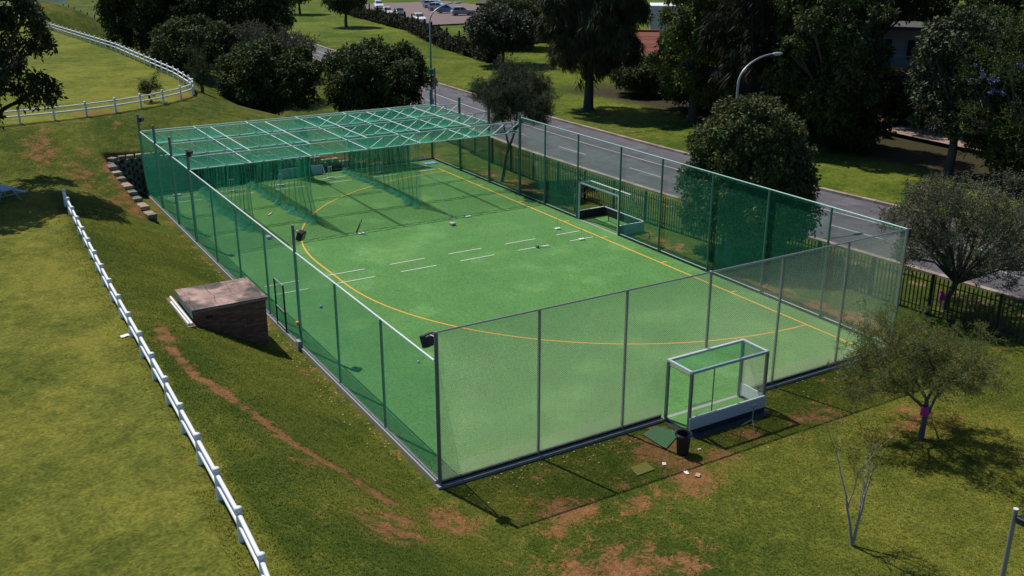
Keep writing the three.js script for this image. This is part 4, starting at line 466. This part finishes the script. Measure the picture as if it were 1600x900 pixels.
// beyond the cage
tree({ x: -36.4, z: -3.7, H: 7.0, B: 0.3, R: 4.7, seed: 101, col: DK2, den: 1.2, label: 'round dense dark green tree directly behind the practice cage' });
tree({ x: -40.5, z: 4.2, H: 6.6, B: 0.2, R: 4.7, seed: 102, col: DK2, den: 1.2, label: 'dense dark tree below the grey tree, behind the cage roof' });
tree({ x: -51.7, z: 0.4, H: 7.4, B: 1.8, R: 4.0, seed: 103, style: 'fine', leaf: 1.5, col: GREY, label: 'grey green feathery tree rising above the dense dark trees' });
tree({ x: -53, z: 7.2, H: 6.2, B: 0.4, R: 4.3, seed: 104, col: DK2, label: 'bushy dark tree beside the bend of the white fence' });
tree({ x: -76.5, z: 6.5, H: 12.5, B: 1.0, R: 5.3, seed: 105, leaf: 1.2, col: DK, den: 1.3, label: 'big black green tree overhanging the far white fence' });
tree({ x: -69.8, z: -1.4, H: 13, B: 1.5, R: 6.6, seed: 106, leaf: 1.25, col: DK, den: 1.3, label: 'tallest broad dark tree behind the bend of the white fence' });
tree({ x: -82, z: -4.5, H: 14, B: 1.5, R: 6, seed: 107, leaf: 1.25, col: DK, label: 'dark tree crowding behind the tallest broad tree' });
tree({ x: -36.4, z: 11.0, H: 3.6, B: 0.1, R: 1.25, seed: 108, style: 'fine', leaf: 0.9, col: [0.06, 0.085, 0.022], lobes: 7, den: 1.6, gap: 0.25, name: 'conical_shrub', label: 'small yellow green upright tree at the corner of the white fence' });
tree({ x: -31.4, z: 15.9, H: 2.1, B: 0.25, R: 0.9, seed: 109, style: 'fine', leaf: 0.75, col: [0.045, 0.06, 0.02], lobes: 8, gap: 0.45, den: 1.2, name: 'young_conifer', label: 'young dark spiky tree in front of the far white fence' });
tree({ x: -156, z: -39, H: 8.4, B: 1.8, R: 3.6, seed: 110, leaf: 1.4, col: DK2, label: 'lawn tree by the far road farthest from the lamp' });
tree({ x: -124.3, z: -36.2, H: 9.2, B: 2.0, R: 3.9, seed: 111, leaf: 1.3, col: DK2, label: 'lone lawn tree between the far road and the parked cars' });
tree({ x: -64.3, z: -32.7, H: 7.2, B: 1.2, R: 4.5, seed: 112, leaf: 1.1, col: [0.05, 0.065, 0.03], rough: 0.4, label: 'glossy dark tree on the verge at the hedge end' });
tree({ x: -32.0, z: -22.9, H: 16, B: 2.6, R: 4.9, seed: 113, style: 'needle', leaf: 1.05, col: CAS, den: 0.85, tr: 0.5, lobes: 22, gap: 0.47, name: 'weeping_tree', label: 'large weeping dark tree with bare thick trunk on the far verge' });
// roadside trees inside the verge
tree({ x: 8.0, z: -3.2, H: 8.3, B: 0.3, R: 4.3, ox: -0.3, oz: -1.3, maxZ: -1.85, seed: 114, leaf: 0.66, col: [0.09, 0.108, 0.034], den: 1.15, gap: 0.33, cone: 0.66, lobes: 38, label: 'round dense tree between the roadside net and palisade' });
openTree({ x: -12.2, z: -2.0, seed: 21, label: 'slender grey green tree leaning behind the cage corner post', stems: [[0.1, 1, -0.16, 2.5, 0.14]], depth: 4, kids: [3, 3], spread: 0.5, bend: 0.25, ratio: 0.8, lift: 0.03, leaves: 5200, minY: 2.0, leaf: 0.55, scatter: 0.8, leafDepth: 1, col: [0.085, 0.098, 0.05], style: 'fine' });
tree({ x: 18.0, z: -6.7, H: 6.0, B: 1.2, R: 3.9, ox: 0.5, oz: -0.6, seed: 22, style: 'fine', leaf: 0.72, col: [0.15, 0.15, 0.085], den: 0.62, gap: 0.42, lobes: 30, tr: 0.17, name: 'olive_tree', label: 'wide olive grey tree outside the palisade with a pink ribbon' });
openTree({ x: 25.25, z: 4.15, seed: 23, label: 'small spreading tree with sparse leaves and a pink ribbon', stems: [[0.08, 1, -0.1, 1.4, 0.11]], depth: 4, kids: [4, 4], spread: 0.74, bend: 0.22, ratio: 0.79, lift: 0.02, leaves: 2700, leaf: 0.36, scatter: 0.45, leafDepth: 1, col: [0.17, 0.18, 0.05], vary: 0.7, bark: mat(0.11, 0.095, 0.075, 0.95) });
openTree({ name: 'bare_sapling', x: 28.2, z: 10.75, seed: 24, label: 'nearly bare forked sapling on the open lawn', stems: [[-0.12, 1, 0.2, 1.5, 0.045], [0.1, 1, -0.16, 1.5, 0.045], [0.02, 1, 0.03, 1.3, 0.03]], depth: 3, kids: [2, 2], spread: 0.36, bend: 0.2, ratio: 0.72, lift: 0.05, leaves: 110, minY: 2.1, leaf: 0.36, scatter: 0.2, col: [0.22, 0.21, 0.02], bark: M.barkPale });
openTree({ name: 'bare_shrub', x: -3.6, z: -2.0, seed: 25, label: 'leafless dark shrub behind the net beside the roadside goal', stems: [[-0.3, 1, 0, 1.0, 0.06], [0.5, 1, -0.3, 1.1, 0.05]], depth: 3, kids: [2, 3], spread: 0.5, bend: 0.35, ratio: 0.72, leaves: 0 });
for (const [x, z, y, label] of [[18.03, -6.45, 0.55, 'pink ribbon tied round the olive grey tree trunk'], [25.27, 4.2, 0.95, 'pink ribbon tied round the small spreading tree trunk']]) { const g = new THREE.CylinderGeometry(0.11, 0.125, 0.34, 12, 4, true); const p = g.attributes.position; for (let i = 0; i < p.count; i++) { const k = 1 + 0.22 * (h2(i, 5) - 0.5); p.setX(i, p.getX(i) * k); p.setZ(i, p.getZ(i) * k); } g.computeVertexNormals(); g.translate(x, y, z); solo('ribbon', g, M.pink, label, 'ribbon'); }
// left edge tree on the lawn
tree({ x: -18.2, z: 28.2, H: 13, B: 2.6, R: 5.3, seed: 130, leaf: 0.9, col: [0.05, 0.062, 0.022], den: 1.25, gap: 0.42, lobes: 17, label: 'big dark tree shading the picnic table on the lawn' });
// the wood beyond the road
tree({ x: -22.9, z: -27.6, H: 14.5, B: 0.6, R: 3.5, seed: 140, leaf: 1.05, col: LT, den: 1.2, label: 'sunlit leafy tree at the edge of the wood beside the tiled roof' });
tree({ x: -14, z: -26, H: 16, B: 2.4, R: 4.3, seed: 141, style: 'needle', col: [0.045, 0.046, 0.024], den: 1.1, lobes: 15, tr: 0.4, name: 'weeping_tree', label: 'weeping brownish tree in the wood behind the lamp arm' });
tree({ x: -8.6, z: -28, H: 15, B: 0.6, R: 4.4, seed: 142, leaf: 1.0, col: DK2, den: 1.2, label: 'deep green tree filling the wood between lamp and balcony house' });
tree({ x: 1.8, z: -29.0, H: 11, B: 2.0, R: 3.5, seed: 143, leaf: 0.95, col: [0.05, 0.066, 0.022], rough: 0.35, den: 1.1, label: 'glossy leaved tree with slim trunk beside the hidden driveway' });
tree({ x: 6.2, z: -29.5, H: 12, B: 0.6, R: 4.6, seed: 144, style: 'fine', leaf: 1.3, col: [0.075, 0.105, 0.025], den: 1.3, label: 'feathery bright green tree with violet blossoms' });
tree({ x: 14.5, z: -33, H: 12, B: 0.6, R: 5.5, seed: 145, leaf: 1.1, col: DK2, label: 'dark tree at the outer edge of the wood past the violet blossoms' });
tree({ x: -22.5, z: -36.5, H: 16, B: 1, R: 6, seed: 146, leaf: 1.25, col: DK, label: 'dark tree deep in the wood behind the sunlit leafy tree' });
tree({ x: -30, z: -42, H: 17, B: 1, R: 6, seed: 147, leaf: 1.3, col: DK, label: 'tall dark tree in the wood behind the weeping tree' });
tree({ x: -5, z: -47, H: 17, B: 4, R: 7, seed: 148, leaf: 1.3, col: DK2, label: 'broad dark tree in the wood in front of the balcony house roof' });
tree({ x: 4, z: -44, H: 17, B: 1, R: 7, seed: 149, leaf: 1.3, col: DK2, label: 'broad dark tree behind the feathery violet flowering tree' });
tree({ x: -43, z: -76, H: 18, B: 1, R: 9, seed: 150, leaf: 1.6, col: DK, label: 'wide dark tree behind the balcony house' });
tree({ x: -17, z: -72, H: 20, B: 1, R: 10, seed: 151, leaf: 1.6, col: DK, label: 'wide dark tree at the back of the wood right of the balcony house' });
tree({ x: -96, z: -60, H: 13, B: 1, R: 6.5, seed: 152, leaf: 1.4, col: DK, label: 'dark tree between the hedge and the terracotta building' });
tree({ x: -118, z: -72, H: 15, B: 1, R: 7.5, seed: 153, leaf: 1.5, col: DK, label: 'dark tree beside the slanting row of cars' });
tree({ x: -56, z: -40, H: 5.2, B: 0.2, R: 4.2, seed: 154, style: 'fine', leaf: 1.5, col: [0.05, 0.06, 0.025], name: 'large_shrub', label: 'large olive shrub on the verge beside the weeping tree' });
tree({ x: -37, z: -33.5, H: 3.6, B: 0.2, R: 4.0, seed: 155, leaf: 1.0, col: DK, name: 'large_shrub', label: 'large dark shrub below the red tiled roof' });
tree({ x: -27, z: -31.5, H: 5.0, B: 0.1, R: 3.6, seed: 156, leaf: 1.0, col: DK, name: 'large_shrub', label: 'large dark shrub at the foot of the sunlit leafy tree' });
tree({ x: -16, z: -30.5, H: 5.5, B: 0.1, R: 4.2, seed: 157, leaf: 1.0, col: DK, name: 'large_shrub', label: 'large dark shrub at the foot of the weeping brownish tree' });
tree({ x: -8.5, z: -30, H: 3.2, B: 0.1, R: 3.4, seed: 158, leaf: 1.0, col: [0.05, 0.07, 0.02], name: 'large_shrub', label: 'leafy shrub below the orange boundary wall' });
tree({ x: 6.5, z: -31, H: 5.0, B: 0.1, R: 3.6, seed: 159, leaf: 1.0, col: DK, name: 'large_shrub', label: 'dark shrub between the glossy tree and the feathery tree' });
tree({ x: -60, z: -90, H: 19, B: 1, R: 10, seed: 160, leaf: 1.7, col: DK, label: 'wide dark tree behind the white walled house' });
tree({ x: -14, z: -40, H: 16, B: 8.2, R: 4.6, seed: 165, leaf: 1.1, col: DK2, tr: 0.25, label: 'high crowned tree overhanging the roof of the balcony house' });
tree({ x: -34, z: -104, H: 20, B: 1, R: 11, seed: 163, leaf: 1.8, col: DK, label: 'wide dark tree farthest back behind the glossy leaved tree' });
tree({ x: -80, z: -44, H: 8, B: 0.6, R: 4.6, seed: 164, leaf: 1.2, col: DK2, label: 'dark tree screening the terracotta building beside the hedge end' });
tree({ x: -84, z: -92, H: 18, B: 1, R: 10, seed: 161, leaf: 1.7, col: DK, label: 'wide dark tree behind the terracotta building' });
tree({ x: -52, z: -62, H: 13, B: 1, R: 5.5, seed: 162, leaf: 1.3, col: DK, label: 'dark tree right of the red tiled roof' });
tree({ x: -12.2, z: -41.5, H: 4.6, B: 0.1, R: 3.0, seed: 166, leaf: 1.0, col: DK, name: 'large_shrub', label: 'dark shrub at the foot of the balcony house' });
{ const t = scene.children.find(o => o.userData.label === 'feathery bright green tree with violet blossoms'), r = rng(66), list = []; for (let i = 0; i < 46; i++) { const a = r() * 6.28, u = 0.1 + 0.75 * r(); const cl = i % 5; list.push([V(1.2 + Math.cos(cl * 1.3) * 2.4 + (r() - 0.5) * 1.2, 9.4 - cl * 0.9 + (r() - 0.5) * 1.2, 2.2 + Math.sin(cl) * 1.6 + (r() - 0.5) * 1.2), 0.3 + 0.25 * r()]); } const im = putLeaves(t, list, 'broad', [0.17, 0.19, 0.42], 0.4, 67); im.name = 'blossom'; }
// hedge between the lawn and the parking lot
{ const h = thing('hedge', 'long dark hedge with fence posts below the parked cars', 'hedge'); const P = [[-150, -47.6], [-142, -46.3], [-112, -42.8], [-83, -35.2], [-68, -33.2]], r = rng(31), list = []; for (let i = 0; i < 3000; i++) { const [x, z] = polyAt(P, r() * 85); const q = r(); list.push([V(x + (r() - 0.5) * 1.2, 0.1 + q * (1.2 + 0.9 * vn(x * 0.4, 2)), z + (r() - 0.5) * 1.8), 0.9 + 0.5 * r()]); } putLeaves(h, list, 'broad', [0.045, 0.05, 0.022], 0.7, 32).name = 'foliage'; for (let s = 0; s < 85; s += 5.2) { const [x, z] = polyAt(P, s); part(h, 'post', post(x, z + 0.4, 0, 3.0, 0.13), M.steelBlack); } }
// ---------------------------------------------------------------- rough grass blades on the bank and lawn edge
{ const r = rng(501), p = []; for (let k = 0; k < 7; k++) { const a = r() * 6.28, q = 0.03 * r(), w = 0.006, l = 0.05 + 0.05 * r(), tl = 0.6 * r(); const bx = Math.cos(a) * q, bz = Math.sin(a) * q, b2 = a + 1.5; p.push(bx - Math.cos(b2) * w, -0.01, bz - Math.sin(b2) * w, bx + Math.cos(b2) * w, -0.01, bz + Math.sin(b2) * w, bx + Math.cos(a) * l * tl, l, bz + Math.sin(a) * l * tl); } const g = new THREE.BufferGeometry(); g.setAttribute('position', new THREE.Float32BufferAttribute(p, 3)); g.setAttribute('normal', new THREE.Float32BufferAttribute(p.map((_, i) => i % 3 === 1 ? 1 : 0), 3));
  SOILS = SOIL; const list = [], c = [0, 0, 0]; const add = (n, x0, x1, z0, z1, s, skip) => { for (let i = 0; i < n; i++) { const x = lerp(x0, x1, r()), z = lerp(z0, z1, r()); if (skip(x, z)) continue; groundColor(x, z, c, 0); if (c[0] > c[1] * 1.3 || r() > ss(26, 24.6, z + (x > 20.2 ? -9 : 0)) * ss(-12, -4, x) + 0.05) continue; list.push([x, z, s * (0.6 + 0.8 * r()), c[0], c[1], c[2]]); } };
  add(110000, -12, 27, 19.3, 26, 0.6, (x, z) => (x > 4.4 && x < 8 && z < 23.2)); add(110000, 20.2, 34, -5, 21, 0.55, (x, z) => (x < 21.6 && z > 6.9 && z < 10.7) || (x < 21.7 && z > 10.4 && z < 11.9)); 
  const im = new THREE.InstancedMesh(g, new THREE.MeshPhysicalMaterial({ roughness: 0.9, specularIntensity: 0.15, side: THREE.DoubleSide }), list.length), mx = new THREE.Matrix4(), q = new THREE.Quaternion(), col = new THREE.Color(); list.forEach(([x, z, s, a, b, d], i) => { q.setFromAxisAngle(UY, r() * 6.28); mx.compose(V(x, groundY(x, z), z), q, V(s, s, s)); im.setMatrixAt(i, mx); const k = 0.95 + 0.6 * r(); im.setColorAt(i, col.setRGB(a * k, b * k, d * k)); });
  im.name = 'grass'; im.userData = { kind: 'stuff', label: 'rough green grass on the bank and round the fence', category: 'grass' }; im.castShadow = im.receiveShadow = true; scene.add(im); }
camera.far = 1500; camera.updateProjectionMatrix();
renderer.render(scene, camera);
